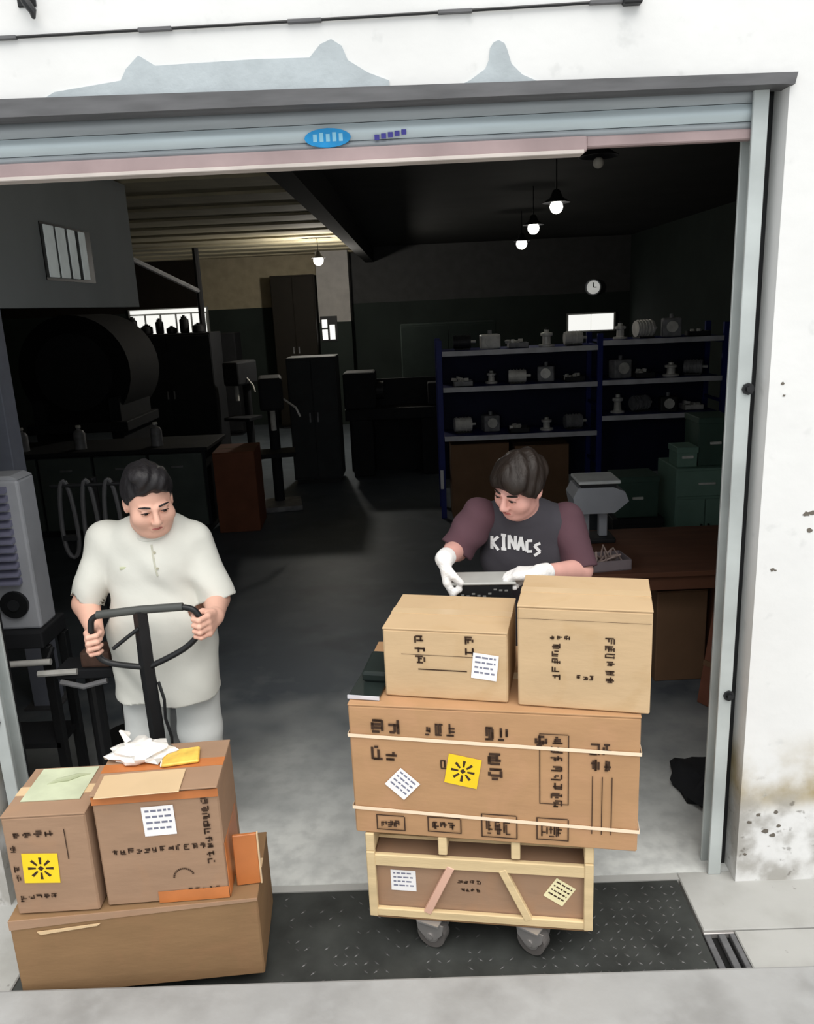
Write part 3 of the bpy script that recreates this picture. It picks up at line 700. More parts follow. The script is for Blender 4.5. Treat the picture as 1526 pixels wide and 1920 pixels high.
# thin plastic bag and a yellow packet on the square carton
bag = thing('plastic_bag', 'crumpled thin white plastic bag lying on the square carton', 'bag', (-.97, 2.40, .7715))
q = MB(); q.sph((0, 0, 0), 1.0, 10)
for v in q.bm.verts:
    n = v.co.normalized(); f = 1+.22*math.sin(7*n.x+3*n.y)*math.sin(6*n.z+5*n.y+1)+.12*math.sin(15*n.x-9*n.y)
    v.co = Vector((n.x*.105*f, n.y*.07*f, max(0, n.z*.03*f+.015)))
q.build('crumpled_film', M_BAG, bag, smooth=True)
MB().tube([(-.05, .02, .04), (-.075, .03, .075), (-.06, .05, .05)], [.012, .006, .012], 6).build('tied_end', M_BAG, bag, smooth=True)
yp = thing('yellow_packet', 'small yellow packet lying on top of the square carton', 'packet', (-.83, 2.37, .7715), R(12))
q = MB(); q.box((-.06, -.045, 0), (.06, .045, .012), .004); q.build('packet', mat('dull_yellow_film', (226, 186, 84), rough=.4, noise=.25, scale=18), yp)
MB().box((-.064, -.04, .003), (-.058, .04, .008)).build('seal', M_PAPER, yp)

# ================================================================== PALLET TRUCK
PB = Vector((-1.04, 2.70, 0)); T = Matrix.Translation(-PB)
pt = thing('pallet_truck', 'black hand pallet truck with a looped handle under the left cartons', 'pallet truck', PB)
for sx in (-1, 1):
    MB().box((PB.x+sx*.18-.075, 2.215, .022), (PB.x+sx*.18+.075, 2.68, .046), .006, M=T).build('fork', M_BLACK, pt)
    MB().cyl((PB.x+sx*.18-.03, 2.27, .021), (PB.x+sx*.18+.03, 2.27, .021), .0205, n=16, M=T).build('fork_roller', M_TYRE, pt)
MB().box((PB.x-.255, 2.62, .04), (PB.x+.255, 2.70, .30), .015, M=T).build('back_frame', M_BLACK, pt)
MB().cyl((PB.x, 2.755, .10), (PB.x, 2.755, .42), .045, n=18, M=T).build('pump', M_MACHD, pt, smooth=True)
for sx in (-1, 1): MB().cyl((PB.x+sx*.035, 2.755, .085), (PB.x+sx*.085, 2.755, .085), .085, n=22, M=T).build('steering_wheel', M_RUBBER, pt)
pole = MB(); pole.tube([(PB.x-.006, 2.755, .38), (PB.x-.005, 2.755, .66), (PB.x-.008, 2.75, .94), (PB.x-.006, 2.75, 1.155)], [.030, .030, .029, .027], 4, M=T)
pole.build('pole', M_BLACK, pt)
LY = 2.75
def arc(pts, n=6):
    """smooth closed loop through pts (Catmull-Rom)"""
    out = []; N = len(pts)
    for i in range(N):
        p0, p1, p2, p3 = [Vector(pts[(i+j-1) % N]) for j in range(4)]
        for k in range(n):
            t = k/n
            out.append(0.5*((2*p1)+(-p0+p2)*t+(2*p0-5*p1+4*p2-p3)*t*t+(-p0+3*p1-3*p2+p3)*t**3))
    return out
loop = arc([(-1.205, LY, 1.143), (-1.045, LY, 1.156), (-.88, LY, 1.162), (-.832, LY, 1.13), (-.826, LY, 1.075), (-.895, LY, 1.002), (-1.03, LY, .935), (-1.06, LY, .931), (-1.19, LY, .955), (-1.228, LY, 1.0), (-1.236, LY, 1.09)])
MB().tube(loop, .0115, 10, closed=True, M=T).build('handle_loop', M_BLACK, pt, smooth=True)
MB().tube([(-1.205, LY-.002, 1.146), (-1.045, LY-.002, 1.160), (-.885, LY-.002, 1.166)], .0155, 10, M=T).build('handle_grip', mat('worn_grip', (74, 76, 74), rough=.5), pt, smooth=True)
MB().tube([(-1.05, LY-.02, 1.095), (-1.10, LY-.025, 1.06), (-1.152, LY-.03, 1.022)], .0075, 8, M=T).build('release_lever', M_BLACK, pt, smooth=True)
MB().tube([(-1.01, 2.745, .87), (-.995, 2.74, .80), (-1.0, 2.74, .72), (-.985, 2.74, .64), (-.995, 2.745, .5)], .006, 6, M=T).build('release_chain', M_BLACK, pt)

# ================================================================== PEOPLE
def V3(*a): return np.array(a, float)
def hand(vx, p, a, n, t, rb=.012, g=0.0, sc=1.0):
    """hand closed on a bar: a = towards the index side, n = palm to bar, t = finger direction; g = glove thickness"""
    p, a, n, t = [np.array(v, float) for v in (p, a, n, t)]
    a /= np.linalg.norm(a); n = n-a*(n@a); n /= np.linalg.norm(n); t = t-a*(t@a)-n*(t@n); t /= np.linalg.norm(t)
    Rr = rb+.010
    for i, (L, r) in enumerate(((.98, .0098), (1.06, .0102), (1.0, .0098), (.82, .0085))):
        off = a*(.032-.0215*i)*sc; r = r*sc+g
        K = p-n*(Rr+.005)-t*.012+off; B = p-n*(Rr+.010)-t*.080*sc+off*.55
        vx.cone(B, K, .0165*sc+g, .0125*sc+g, k=.012)
        P1 = p+off-n*Rr*.25+t*(Rr+.010)*L; P2 = p+off+n*Rr*.85+t*(Rr*.75)*L; P3 = p+off+n*(Rr*1.0)-t*Rr*.45*L
        vx.cone(K, P1, r*1.1, r, k=.004); vx.cone(P1, P2, r, r*.94, k=.003); vx.cone(P2, P3, r*.94, r*.82, k=.003)
    tb = p-n*(Rr+.006)-t*.060*sc+a*.026*sc; tm = p-n*.002-t*(Rr+.018)+a*.040*sc; te = p+n*(Rr+.004)-t*(Rr*.5)+a*.036*sc
    vx.cone(tb, tm, .0155*sc+g, .0115*sc+g, k=.008); vx.cone(tm, te, .0115*sc+g, .0092*sc+g, k=.003)
    return p-n*(Rr+.012)-t*.095*sc      # wrist
def clip_local(vx, c, n, rad):
    c = np.array(c, float); n = np.array(n, float); n /= np.linalg.norm(n)
    sl, X, Y, Z = vx._reg(c-rad, c+rad)
    d = (X-c[0])*n[0]+(Y-c[1])*n[1]+(Z-c[2])*n[2]; m = (X-c[0])**2+(Y-c[1])**2+(Z-c[2])**2 < rad*rad
    vx.D[sl] = np.where(m, np.maximum(vx.D[sl], d), vx.D[sl])
def head_frame(c, yaw, pitch, roll, sc):
    M = (Matrix.Rotation(R(yaw), 3, 'Z') @ Matrix.Rotation(R(pitch), 3, 'X') @ Matrix.Rotation(R(roll), 3, 'Y'))
    Rm = np.array(M); c = np.array(c, float)
    return (lambda *q: c+sc*(Rm@np.array(q, float))), Rm
def add_head(vx, L, Rm, s, chub=0.0):
    e = lambda c, r, k=.02, sub=False: vx.ell(L(*c), [x*s for x in r], Rm, k*s, sub)
    e((0, .018, .030), (.076, .094, .088)); e((0, -.022, -.030), (.065+chub*.3, .066, .078))
    e((0, -.048, -.090), (.036+chub, .036, .028), .03); e((0, -.01, -.075), (.056+chub, .05, .04), .03)
    for x in (-1, 1):
        e((x*.036, -.056, -.032), (.029+chub*.5, .027, .030), .025)
        e((x*.077, .012, -.008), (.010, .021, .032), .008); e((x*.083, .006, -.006), (.006, .011, .019), .004, True)
        e((x*.031, -.094, .004), (.019, .014, .0115), .012, True)
        e((x*.031, -.079, .003), (.0135, .0105, .0105), .004)
        vx.cone(L(x*.014, -.083, .019), L(x*.048, -.072, .020), .008*s, .006*s, .012*s)
        e((x*.0115, -.098, -.033), (.008, .009, .007), .006)
    vx.cone(L(0, -.086, .012), L(0, -.107, -.026), .0075*s, .0125*s, .012*s)
    vx.cone(L(-.019, -.084, -.058), L(.019, -.084, -.058), .0055*s, .0055*s, .006*s); vx.cone(L(0, -.088, -.057), L(0, -.088, -.057), .006*s, .006*s, .006*s)
    vx.cone(L(-.015, -.083, -.068), L(.015, -.083, -.068), .007*s, .007*s, .006*s)
    vx.cone(L(-.022, -.092, -.0628), L(.022, -.092, -.0628), .003*s, .003*s, .003*s, True)
def face_parts(body, base, L, s, hairmat, look=-.002):
    Tm = Matrix.Translation(-Vector(base))
    V = lambda q: Vector(L(*q))
    for x in (-1, 1):
        o = MB().sph(V((x*.031, -.0855, .002)), .0055*s, 8, (1.5, 1, 0.8), M=Tm)
        # shift each eye outwards properly (sph scales about origin of its own centre)
        o.build('eye', M_EYE, body, smooth=True)
        MB().tube([V((x*.014, -.0895, .024)), V((x*.032, -.0875, .029)), V((x*.050, -.074, .024))], [.003*s, .0036*s, .002*s], 6, M=Tm).build('eyebrow', hairmat, body, smooth=True)
        MB().tube([V((x*.018, -.0895, .006)), V((x*.031, -.0915, .009)), V((x*.046, -.083, .004))], [.0012*s, .0022*s, .0012*s], 6, M=Tm).build('eyelash_line', M_EYE, body, smooth=True)
    MB().tube([V((-.021, -.0845, -.0625)), V((-.010, -.0925, -.0600)), V((0, -.0945, -.0610)), V((.010, -.0925, -.0600)), V((.021, -.0845, -.0625))], [.001*s, .0032*s, .0034*s, .0032*s, .001*s], 6, M=Tm).build('lips', M_LIP, body, smooth=True)
def fix_mesh(o, base):
    me = o.data; co = np.empty(len(me.vertices)*3, np.float32); me.vertices.foreach_get('co', co)
    co = co.reshape(-1, 3)-np.array(base, np.float32); me.vertices.foreach_set('co', co.ravel()); me.update(); return o
H = 0.005

def person_polo():
    base = (-1.07, 3.10, 0)
    hc = (-1.03, 2.95, 1.525); s = 1.10
    L, Rm = head_frame(hc, 30, 20, -4, s)
    vx = Vox((-1.52, 2.66, 0), (-.62, 3.36, 1.74), H)
    # trunk and legs
    vx.ell((-1.07, 3.06, 1.22), (.17, .11, .20)); vx.ell((-1.07, 3.06, 1.0), (.17, .13, .18)); vx.cone((-1.07, 3.05, 1.30), (-1.05, 3.015, 1.42), .09, .062, .05)
    vx.cone((-1.05, 3.02, 1.38), L(0, .022, -.06), .066, .064, .03)
    for sx, hipx, kx, fx in ((-1, -1.17, -1.195, -1.20), (1, -.98, -.965, -.96)):
        vx.cone((hipx, 3.09, .88), (kx, 3.06, .50), .085, .058, .03); vx.cone((kx, 3.06, .50), (fx, 3.12, .09), .055, .04, .02)
        vx.cone((fx, 3.13, .06), (fx, 2.98, .045), .04, .035, .02)
    add_head(vx, L, Rm, s, .014)
    arms = (((-1.25, 3.05, 1.345), (-1.352, 3.0, 1.10), (-1.232, LY, 1.035), (0, 0, 1), (1, 0, 0), (-.08, -1, .05)),
            ((-.905, 3.05, 1.325), (-.832, 3.01, 1.095), (-.829, LY, 1.085), (0, 0, 1), (-1, 0, 0), (.08, -1, .05)))
    for (sh, el, hp, a, n, t) in arms:
        w = hand(vx, hp, a, n, t, .0115, 0, 1.08)
        vx.cone(sh, el, .058, .050, .03); vx.cone(el, w, .052, .031, .02)
    body = vx.mesh('person', M_SKIN); fix_mesh(body, base); body.location = base
    tag(body, 'man in a cream polo shirt and pale trousers gripping the pallet truck handle', 'person')
    # hair
    hv = Vox(np.array(L(0, 0, .03))-.17, np.array(L(0, 0, .03))+.17, .004)
    hv.ell(L(0, .022, .042), [x*s for x in (.083, .099, .090)], Rm, .02); hv.ell(L(.012, -.045, .098), [x*s for x in (.052, .040, .034)], Rm, .03)
    hv.ell(L(-.012, -.015, .122), [x*s for x in (.048, .055, .026)], Rm, .03)
    n = Rm@np.array((0, -.74, -.67)); hv.clip(n, L(0, -.075, .078)); hv.folds(.004, 150, 120, 60, 3)
    fix_mesh(hv.mesh('hair', M_HAIR, body), base)
    face_parts(body, base, L, s, M_HAIR)
    # shirt
    sv = Vox((-1.52, 2.74, .60), (-.62, 3.34, 1.52), H)
    sv.ell((-1.07, 3.05, 1.22), (.205, .145, .21)); sv.ell((-1.075, 3.035, 1.0), (.208, .172, .20), None, .06)
    sv.cone((-1.16, 3.04, .95), (-1.165, 3.03, .66), .122, .130, .06); sv.cone((-.985, 3.04, .95), (-.985, 3.03, .66), .122, .130, .06); sv.cone((-1.07, 3.02, .9), (-1.07, 3.01, .66), .14, .15, .05)
    sv.cone((-1.235, 3.05, 1.33), (-.92, 3.05, 1.32), .080, .080, .05); sv.cone((-1.12, 3.04, 1.36), (-1.01, 3.04, 1.36), .075, .075, .06)
    for (sh, el, hp, a, n, t) in arms:
        sh, el = np.array(sh), np.array(el); e2 = sh+(el-sh)*1.12
        sv.cone(sh, e2, .078, .070, .018)
        d = (el-sh)/np.linalg.norm(el-sh); c = sh+(el-sh)*.98; clip_local(sv, c, d, .125)
        sv.cone(c-d*.05, c+d*.02, .056, .060, .004, True)
    sv.clip((0, 0, -1), (0, 0, .70)); sv.cone((-1.05, 3.015, 1.40), (-1.045, 2.985, 1.50), .070, .078, .008, True)
    sv.folds(.0065, 34, 26, 26, 5); sv.folds(.002, 70, 40, 50, 8)
    shirt = fix_mesh(sv.mesh('polo_shirt', M_POLO, body), base)
    ring = [(-1.05+.073*math.cos(a), 3.008-.070*math.sin(a), 1.402-.028*math.sin(a)) for a in [2*math.pi*i/28 for i in range(28)]]
    MB().tube(ring, .011, 8, closed=True, M=Matrix.Translation(-Vector(base))).build('collar', M_POLO, shirt, smooth=True)
    from mathutils.bvhtree import BVHTree
    bv = BVHTree.FromPolygons([v.co.copy() for v in shirt.data.vertices], [list(p.vertices) for p in shirt.data.polygons])
    def on(x, z):
        h = bv.ray_cast(Vector((x-base[0], -2, z)), Vector((0, 1, 0)))[0]; return h
    q = MB(); pts = [on(-1.035+.004*i, 1.355-.03*i) for i in range(5)]
    q.tube([p+Vector((0, -.001, 0)) for p in pts if p], .0035, 6); q.build('placket', mat('polo_seam', (196, 196, 180)), shirt)
    for i in (1, 3):
        p = on(-1.028+.004*i, 1.355-.03*i); MB().cyl(p, p+Vector((0, -.004, 0)), .005, n=10).build('button', mat('button_tan', (176, 172, 150)), shirt)
    p = on(-1.155, 1.265)
    MB().box((p.x-.014, p.y-.002, p.z-.006), (p.x+.014, p.y+.001, p.z+.006), .001).build('chest_mark', mat('faint_green_mark', (196, 200, 170)), shirt)
    # trousers and shoes
    tv = Vox((-1.45, 2.85, .02), (-.70, 3.36, .98), H)
    tv.ell((-1.07, 3.08, .86), (.185, .135, .14))
    for hipx, kx, fx in ((-1.17, -1.195, -1.20), (-.98, -.97, -.965)):
        tv.cone((hipx, 3.08, .84), (kx, 3.05, .50), .108, .086, .02); tv.cone((kx, 3.05, .50), (fx, 3.11, .10), .086, .074, .02)
    tv.folds(.003, 22, 20, 30); tv.clip((0, 0, -1), (0, 0, .07)); tv.clip((0, 0, 1), (0, 0, .95))
    fix_mesh(tv.mesh('trousers', M_TROUS, body), base)
    for fx in (-1.20, -.96):
        q = Vox((fx-.08, 2.82, 0), (fx+.08, 3.24, .13), .006)
        q.cone((fx, 3.14, .05), (fx, 2.93, .042), .052, .044, .02); q.cone((fx, 3.13, .05), (fx, 3.12, .10), .05, .045, .02); q.clip((0, 0, -1), (0, 0, .004))
        fix_mesh(q.mesh('shoe', M_SHOE, body), base)
person_polo()

def person_tee():
    base = (.44, 3.18, 0)
    hc = (.372, 2.935, 1.525); s = 1.03
    L, Rm = head_frame(hc, -46, 26, 12, s)
    vx = Vox((-.02, 2.62, 0), (.86, 3.46, 1.72), H)
    vx.ell((.42, 3.10, 1.20), (.155, .10, .20)); vx.ell((.44, 3.17, .98), (.15, .10, .17)); vx.cone((.41, 3.07, 1.28), (.395, 3.01, 1.41), .085, .056, .05)
    vx.cone((.395, 3.02, 1.36), L(0, .024, -.06), .058, .056, .03)
    for hipx, kx, fx in ((.35, .33, .33), (.53, .55, .56)):
        vx.cone((hipx, 3.18, .88), (kx, 3.16, .50), .078, .054, .03); vx.cone((kx, 3.16, .50), (fx, 3.22, .09), .05, .038, .02)
        vx.cone((fx, 3.23, .06), (fx, 3.08, .045), .038, .034, .02)
    add_head(vx, L, Rm, s, .002)
    arms = [((.232, 3.06, 1.375), (.148, 3.02, 1.245), (.112, 2.815, 1.190), (0, -1, .1), (1, 0, 0), (0, -.55, -.85)),
            ((.572, 3.07, 1.345), (.618, 2.985, 1.165), (.338, 2.81, 1.198), (.35, 1, 0), (0, 0, -1), (-1, -.35, 0))]
    arms[0] = ((.232, 3.06, 1.375), (.135, 3.03, 1.255), *arms[0][2:])
    ws = []
    for (sh, el, hp, a, n, t) in arms:
        w = hand(vx, hp, a, n, t, .010); ws.append(w)
        vx.cone(sh, el, .050, .044, .03); vx.cone(el, w, .045, .028, .02)
    body = vx.mesh('person', M_SKIN2); fix_mesh(body, base); body.location = base
    tag(body, 'young man in a dark printed tee with maroon sleeves leaning over the stacked cartons', 'person')
    for (sh, el, hp, a, n, t), w in zip(arms, ws):
        g = Vox(np.array(hp)-.17, np.array(hp)+.17, .004); hand(g, hp, a, n, t, .010, .0035, 1.04)
        d = (np.array(el)-w)/np.linalg.norm(np.array(el)-w); g.cone(w, w+d*.045, .034, .037, .012); clip_local(g, w+d*.045, d, .06)
        fix_mesh(g.mesh('glove', M_GLOVE, body), base)
    hv = Vox(np.array(L(0, 0, .03))-.17, np.array(L(0, 0, .03))+.17, .004)
    hv.ell(L(0, .018, .036), [x*s for x in (.088, .106, .098)], Rm, .02); hv.ell(L(0, -.055, .062), [x*s for x in (.068, .042, .038)], Rm, .03)
    for x in (-1, 1): hv.ell(L(x*.074, -.022, .012), [q*s for q in (.016, .022, .04)], Rm, .02)
    n = Rm@np.array((0, -.66, -.75)); hv.clip(n, L(0, -.078, .038)); hv.folds(.005, 130, 110, 50, 4)
    fix_mesh(hv.mesh('hair', M_HAIR2, body), base)
    face_parts(body, base, L, s, M_HAIR2)
    sv = Vox((.02, 2.78, .74), (.86, 3.42, 1.50), H)
    sv.ell((.42, 3.09, 1.20), (.185, .128, .22)); sv.ell((.44, 3.15, .98), (.182, .132, .20), None, .06); sv.cone((.44, 3.16, .95), (.44, 3.17, .82), .165, .17, .05)
    sv.cone((.262, 3.075, 1.36), (.545, 3.08, 1.335), .072, .072, .05); sv.cone((.36, 3.06, 1.38), (.44, 3.06, 1.375), .066, .066, .06)
    sv.cone((.41, 3.075, 1.27), (.397, 3.025, 1.385), .102, .082, .04); sv.clip((0, 0, -1), (0, 0, .80)); sv.cone((.395, 3.03, 1.40), (.385, 2.985, 1.48), .058, .066, .008, True); sv.folds(.004, 30, 24, 34)
    shirt = fix_mesh(sv.mesh('tee_shirt', M_TEE, body), base)
    for (sh, el, hp, a, n, t), w in zip(arms, ws):
        sh, el = np.array(sh), np.array(el); lo = np.minimum(sh, el)-.15; hi = np.maximum(sh, el)+.15
        q = Vox(lo, hi, H); q.cone(sh, sh+(el-sh)*1.2, .077, .066, .03)
        d = (el-sh)/np.linalg.norm(el-sh); c = sh+(el-sh)*1.0; clip_local(q, c, d, .12); q.cone(c-d*.05, c+d*.03, .048, .052, .004, True)
        q.folds(.003, 40, 30, 50); fix_mesh(q.mesh('sleeve', M_SLEEVE, shirt), base)
    from mathutils.bvhtree import BVHTree
    bv = BVHTree.FromPolygons([v.co.copy() for v in shirt.data.vertices], [list(p.vertices) for p in shirt.data.polygons])
    def on(x, z, e=.003):
        h = bv.ray_cast(Vector((x-base[0], -2, z)), Vector((0, 1, 0)))[0]; return (h or Vector((x-base[0], 2.96-base[1], z)))+Vector((0, -e, 0))
    # arched white lettering: each letter a set of bold strokes
    SH = ([((0, 0), (0, 1)), ((0, .5), (1, 1)), ((.1, .5), (1, 0))], [((.5, 0), (.5, 1)), ((.1, 1), (.9, 1)), ((.1, 0), (.9, 0))], [((0, 0), (0, 1)), ((0, 1), (1, 0)), ((1, 0), (1, 1))],
          [((0, 0), (.5, 1)), ((.5, 1), (1, 0)), ((.2, .4), (.8, .4))], [((1, .9), (.1, .9)), ((.1, .9), (.1, .1)), ((.1, .1), (1, .1))], [((1, .95), (0, .8)), ((0, .8), (1, .3)), ((1, .3), (0, .05))])
    q = MB(); x0, x1 = .275, .465; cw = (x1-x0)/6
    for i, S in enumerate(SH):
        u = (i+.5)/6*2-1; zb = 1.284-.026*u*u-.012*u; hh = .058-.004*abs(u); xs = x0+i*cw
        for (a, b) in S:
            A = Vector((xs+a[0]*cw*.74, 0, zb-.02+a[1]*hh)); B = Vector((xs+b[0]*cw*.74, 0, zb-.02+b[1]*hh)); d = (B-A).normalized(); nn = Vector((-d.z, 0, d.x))*.0058
            for k in range(4):
                a0 = A.lerp(B, k/4); b0 = A.lerp(B, (k+1)/4); q.quad([on(*(a0-nn).xz), on(*(b0-nn).xz), on(*(b0+nn).xz), on(*(a0+nn).xz)])
    q.build('chest_lettering', M_WHITE, shirt, kind='stuff', label='white arched lettering')
    tv = Vox((.12, 3.0, .02), (.78, 3.46, .98), .007)
    tv.ell((.44, 3.18, .88), (.165, .115, .12))
    for hipx, kx, fx in ((.35, .33, .33), (.53, .55, .56)):
        tv.cone((hipx, 3.18, .86), (kx, 3.16, .50), .095, .075, .02); tv.cone((kx, 3.16, .50), (fx, 3.22, .10), .075, .065, .02)
    tv.clip((0, 0, -1), (0, 0, .07)); fix_mesh(tv.mesh('trousers', M_DARKTROUS, body), base)
    for fx in (.33, .56):
        q = Vox((fx-.08, 2.95, 0), (fx+.08, 3.34, .13), .006)
        q.cone((fx, 3.24, .05), (fx, 3.03, .042), .05, .042, .02); q.cone((fx, 3.23, .05), (fx, 3.22, .10), .048, .043, .02); q.clip((0, 0, -1), (0, 0, .004))
        fix_mesh(q.mesh('shoe', M_SHOE, body), base)
person_tee()

# the black case he holds
bc = thing('black_case', 'flat black case held in white gloves behind the low carton', 'case', (.225, 2.83, 1.135), R(-4))
MB().box((-.105, -.06, 0), (.105, .06, .066), .006).build('body', M_BLACK, bc)
MB().box((-.118, -.064, .060), (.118, .064, .070), .003).build('top_rim', mat('silver_rim', (176, 176, 172), rough=.4), bc)
q = MB(); rg = random.Random(4)
for i in range(9):
    x = -.085+.02*i; z = .012+.03*rg.random(); q.box((x, -.0612, z), (x+.012, -.0595, z+.006))
q.build('front_marks', mat('grey_case_mark', (120, 120, 118)), bc, kind='stuff')

# ================================================================== LEFT FOREGROUND MACHINE
lm = thing('louvred_machine', 'grey louvred machine housing on a black trolley at the left edge', 'machine', (-1.935, 3.42, 0))
MB().box((-.26, -.12, .88), (.235, .03, 1.555), .012).build('housing', M_MACH, lm)
MB().prism([(-.26, 1.555), (.235, 1.555), (.20, 1.572), (-.2, 1.572)], 1, -.11, .02).build('cap', M_MACH, lm)
for i in range(12):
    z = 1.10+i*.037
    MB().prism([(-.121, z), (-.150, z-.004), (-.150, z+.002), (-.121, z+.022)], 0, -.22, .185).build('louvre', mat('louvre_grey', (128, 128, 150), rough=.45), lm)
MB().cyl((.135, -.135, 1.0), (.135, -.12, 1.0), .062, n=24).build('port_ring', M_BLACK, lm)
MB().cyl((.135, -.142, 1.0), (.135, -.134, 1.0), .026, n=16).build('port_hub', M_MACHD, lm)
MB().box((-.30, -.16, .80), (.25, .08, .88), .008).build('tray', M_MACHD, lm)
for sx in (-1, 1):
    for y in (-.12, .05): MB().box((sx*.24-.02, y-.02, .06), (sx*.24+.02, y+.02, .80), .003).build('leg', M_BLACK, lm)
    MB().cyl((sx*.24, -.12, .035), (sx*.24+.03, -.12, .035), .035, n=14).build('wheel', M_RUBBER, lm)
    MB().cyl((sx*.24, .05, .035), (sx*.24+.03, .05, .035), .035, n=14).build('wheel', M_RUBBER, lm)
MB().box((-.24, -.14, .30), (.24, .07, .325)).build('lower_shelf', M_MACHD, lm)
MB().tube([(-.02, -.22, .755), (.30, -.22, .765)], .014, 10).build('push_bar', M_PART1, lm, smooth=True)
for x in (.0, .28): MB().tube([(x, -.22, .76), (x, -.15, .80)], .012, 8).build('bar_bracket', M_BLACK, lm)
# clamp vice beside it
vc = thing('bench_vice', 'dark brown clamp block with bars on a black stand beside the pallet truck handle', 'clamp', (-1.47, 3.22, 0))
MB().box((-.14, -.12, 0), (.14, .12, .02), .004).build('base', M_BLACK, vc)
MB().cyl((0, 0, .02), (0, 0, .70), .035, n=14).build('stand', M_BLACK, vc)
MB().box((-.13, -.07, .70), (.12, .07, .745), .006).build('table', M_MACHD, vc)
MB().box((-.02, -.06, .745), (.11, .06, .82), .012).build('jaw', mat('rusty_block', (92, 70, 60), noise=.3, scale=18), vc)
MB().tube([(-.20, -.075, .735), (-.03, -.075, .74)], .014, 8).build('bar', M_PART1, vc, smooth=True)
MB().tube([(-.10, -.09, .70), (.0, -.10, .68), (.10, -.09, .70)], .012, 8).build('lower_bar', M_PART2, vc, smooth=True)
# hanging cables
cs = thing('cable_stand', 'black post with a cross bar holding the hanging cable loops', 'stand', (-1.62, 3.86, 0))
MB().cyl((0, .02, 0), (0, .02, 1.44), .02, n=12).build('post', M_BLACK, cs)
MB().cyl((-.18, -.06, 1.42), (.18, -.06, 1.42), .010, n=10).build('cross_bar', M_BLACK, cs)
MB().box((-.01, -.06, 1.41), (.01, .02, 1.43)).build('arm', M_BLACK, cs)
MB().cyl((0, .02, 0), (0, .02, .02), .14, n=20).build('foot', M_BLACK, cs)
for i, (x, r, h) in enumerate(((-1.735, .038, .30), (-1.625, .036, .33), (-1.515, .038, .28))):
    hc = thing('hanging_cable', ('dark cable loop hanging right beside the louvred housing', 'dark cable loop hanging in the middle of three behind the polo man', 'dark cable loop hanging nearest the arm of the polo man')[i], 'cable', (x, 3.80, 1.4445), 0, 'cable loops behind the man in the polo shirt')
    pts = [(r*math.sin(a)*(1-.25*math.cos(a)), .004*math.sin(3*a), -h*(1-math.cos(a))/2*1.3) for a in [2*math.pi*k/24 for k in range(24)]]
    MB().tube(pts, .011, 8, closed=True).build('loop', mat('grey_cable', (70, 70, 72), rough=.5), hc, smooth=True)
    MB().box((-.035, -.014, -.30), (.035, .014, -.275)).build('binding', M_BLACK, hc)

# ================================================================== BLUE RACK
rk = thing('blue_rack', 'blue steel shelving rack loaded with machine parts on the right', 'rack', (1.66, 8.45, 0))
RX = (-1.41, .205, 1.46)
for i, x in enumerate(RX):
    for y in (-.26, .26):
        MB().box((x-.028, y-.02, 0), (x+.028, y+.02, (1.84, 1.84, 1.90)[i]), .003).build('post', M_BLUE, rk)
    for z in (.5, 1.1, 1.7): MB().box((x-.012, -.25, z), (x+.012, .25, z+.03)).build('side_brace', M_BLUE, rk)
SH1 = (.865, 1.365, 1.725); SH2 = (1.01, 1.37, 1.765)
for (x0, x1, zs) in ((-1.38, .18, SH1), (.23, 1.43, SH2)):
    for z in zs:
        MB().box((x0, -.28, z-.022), (x1, .28, z), .003).build('shelf', M_BLUE, rk)
        MB().box((x0, -.296, z-.045), (x1, -.280, z+.004), .002).build('shelf_edge', M_SHELFEDGE, rk)
    MB().box((x0, .27, .3), (x1, .285, 1.7)).build('back_panel', mat('dark_blue_panel', (26, 30, 58)), rk)
MB().box((-1.437, -.288, .32), (-1.405, -.281, .52)).build('tag_plate', M_PAPER, rk)
rp = random.Random(21)
def part_motor(name):
    q = MB(); r = rp.uniform(.05, .08); L = rp.uniform(.14, .2)
    return r, L
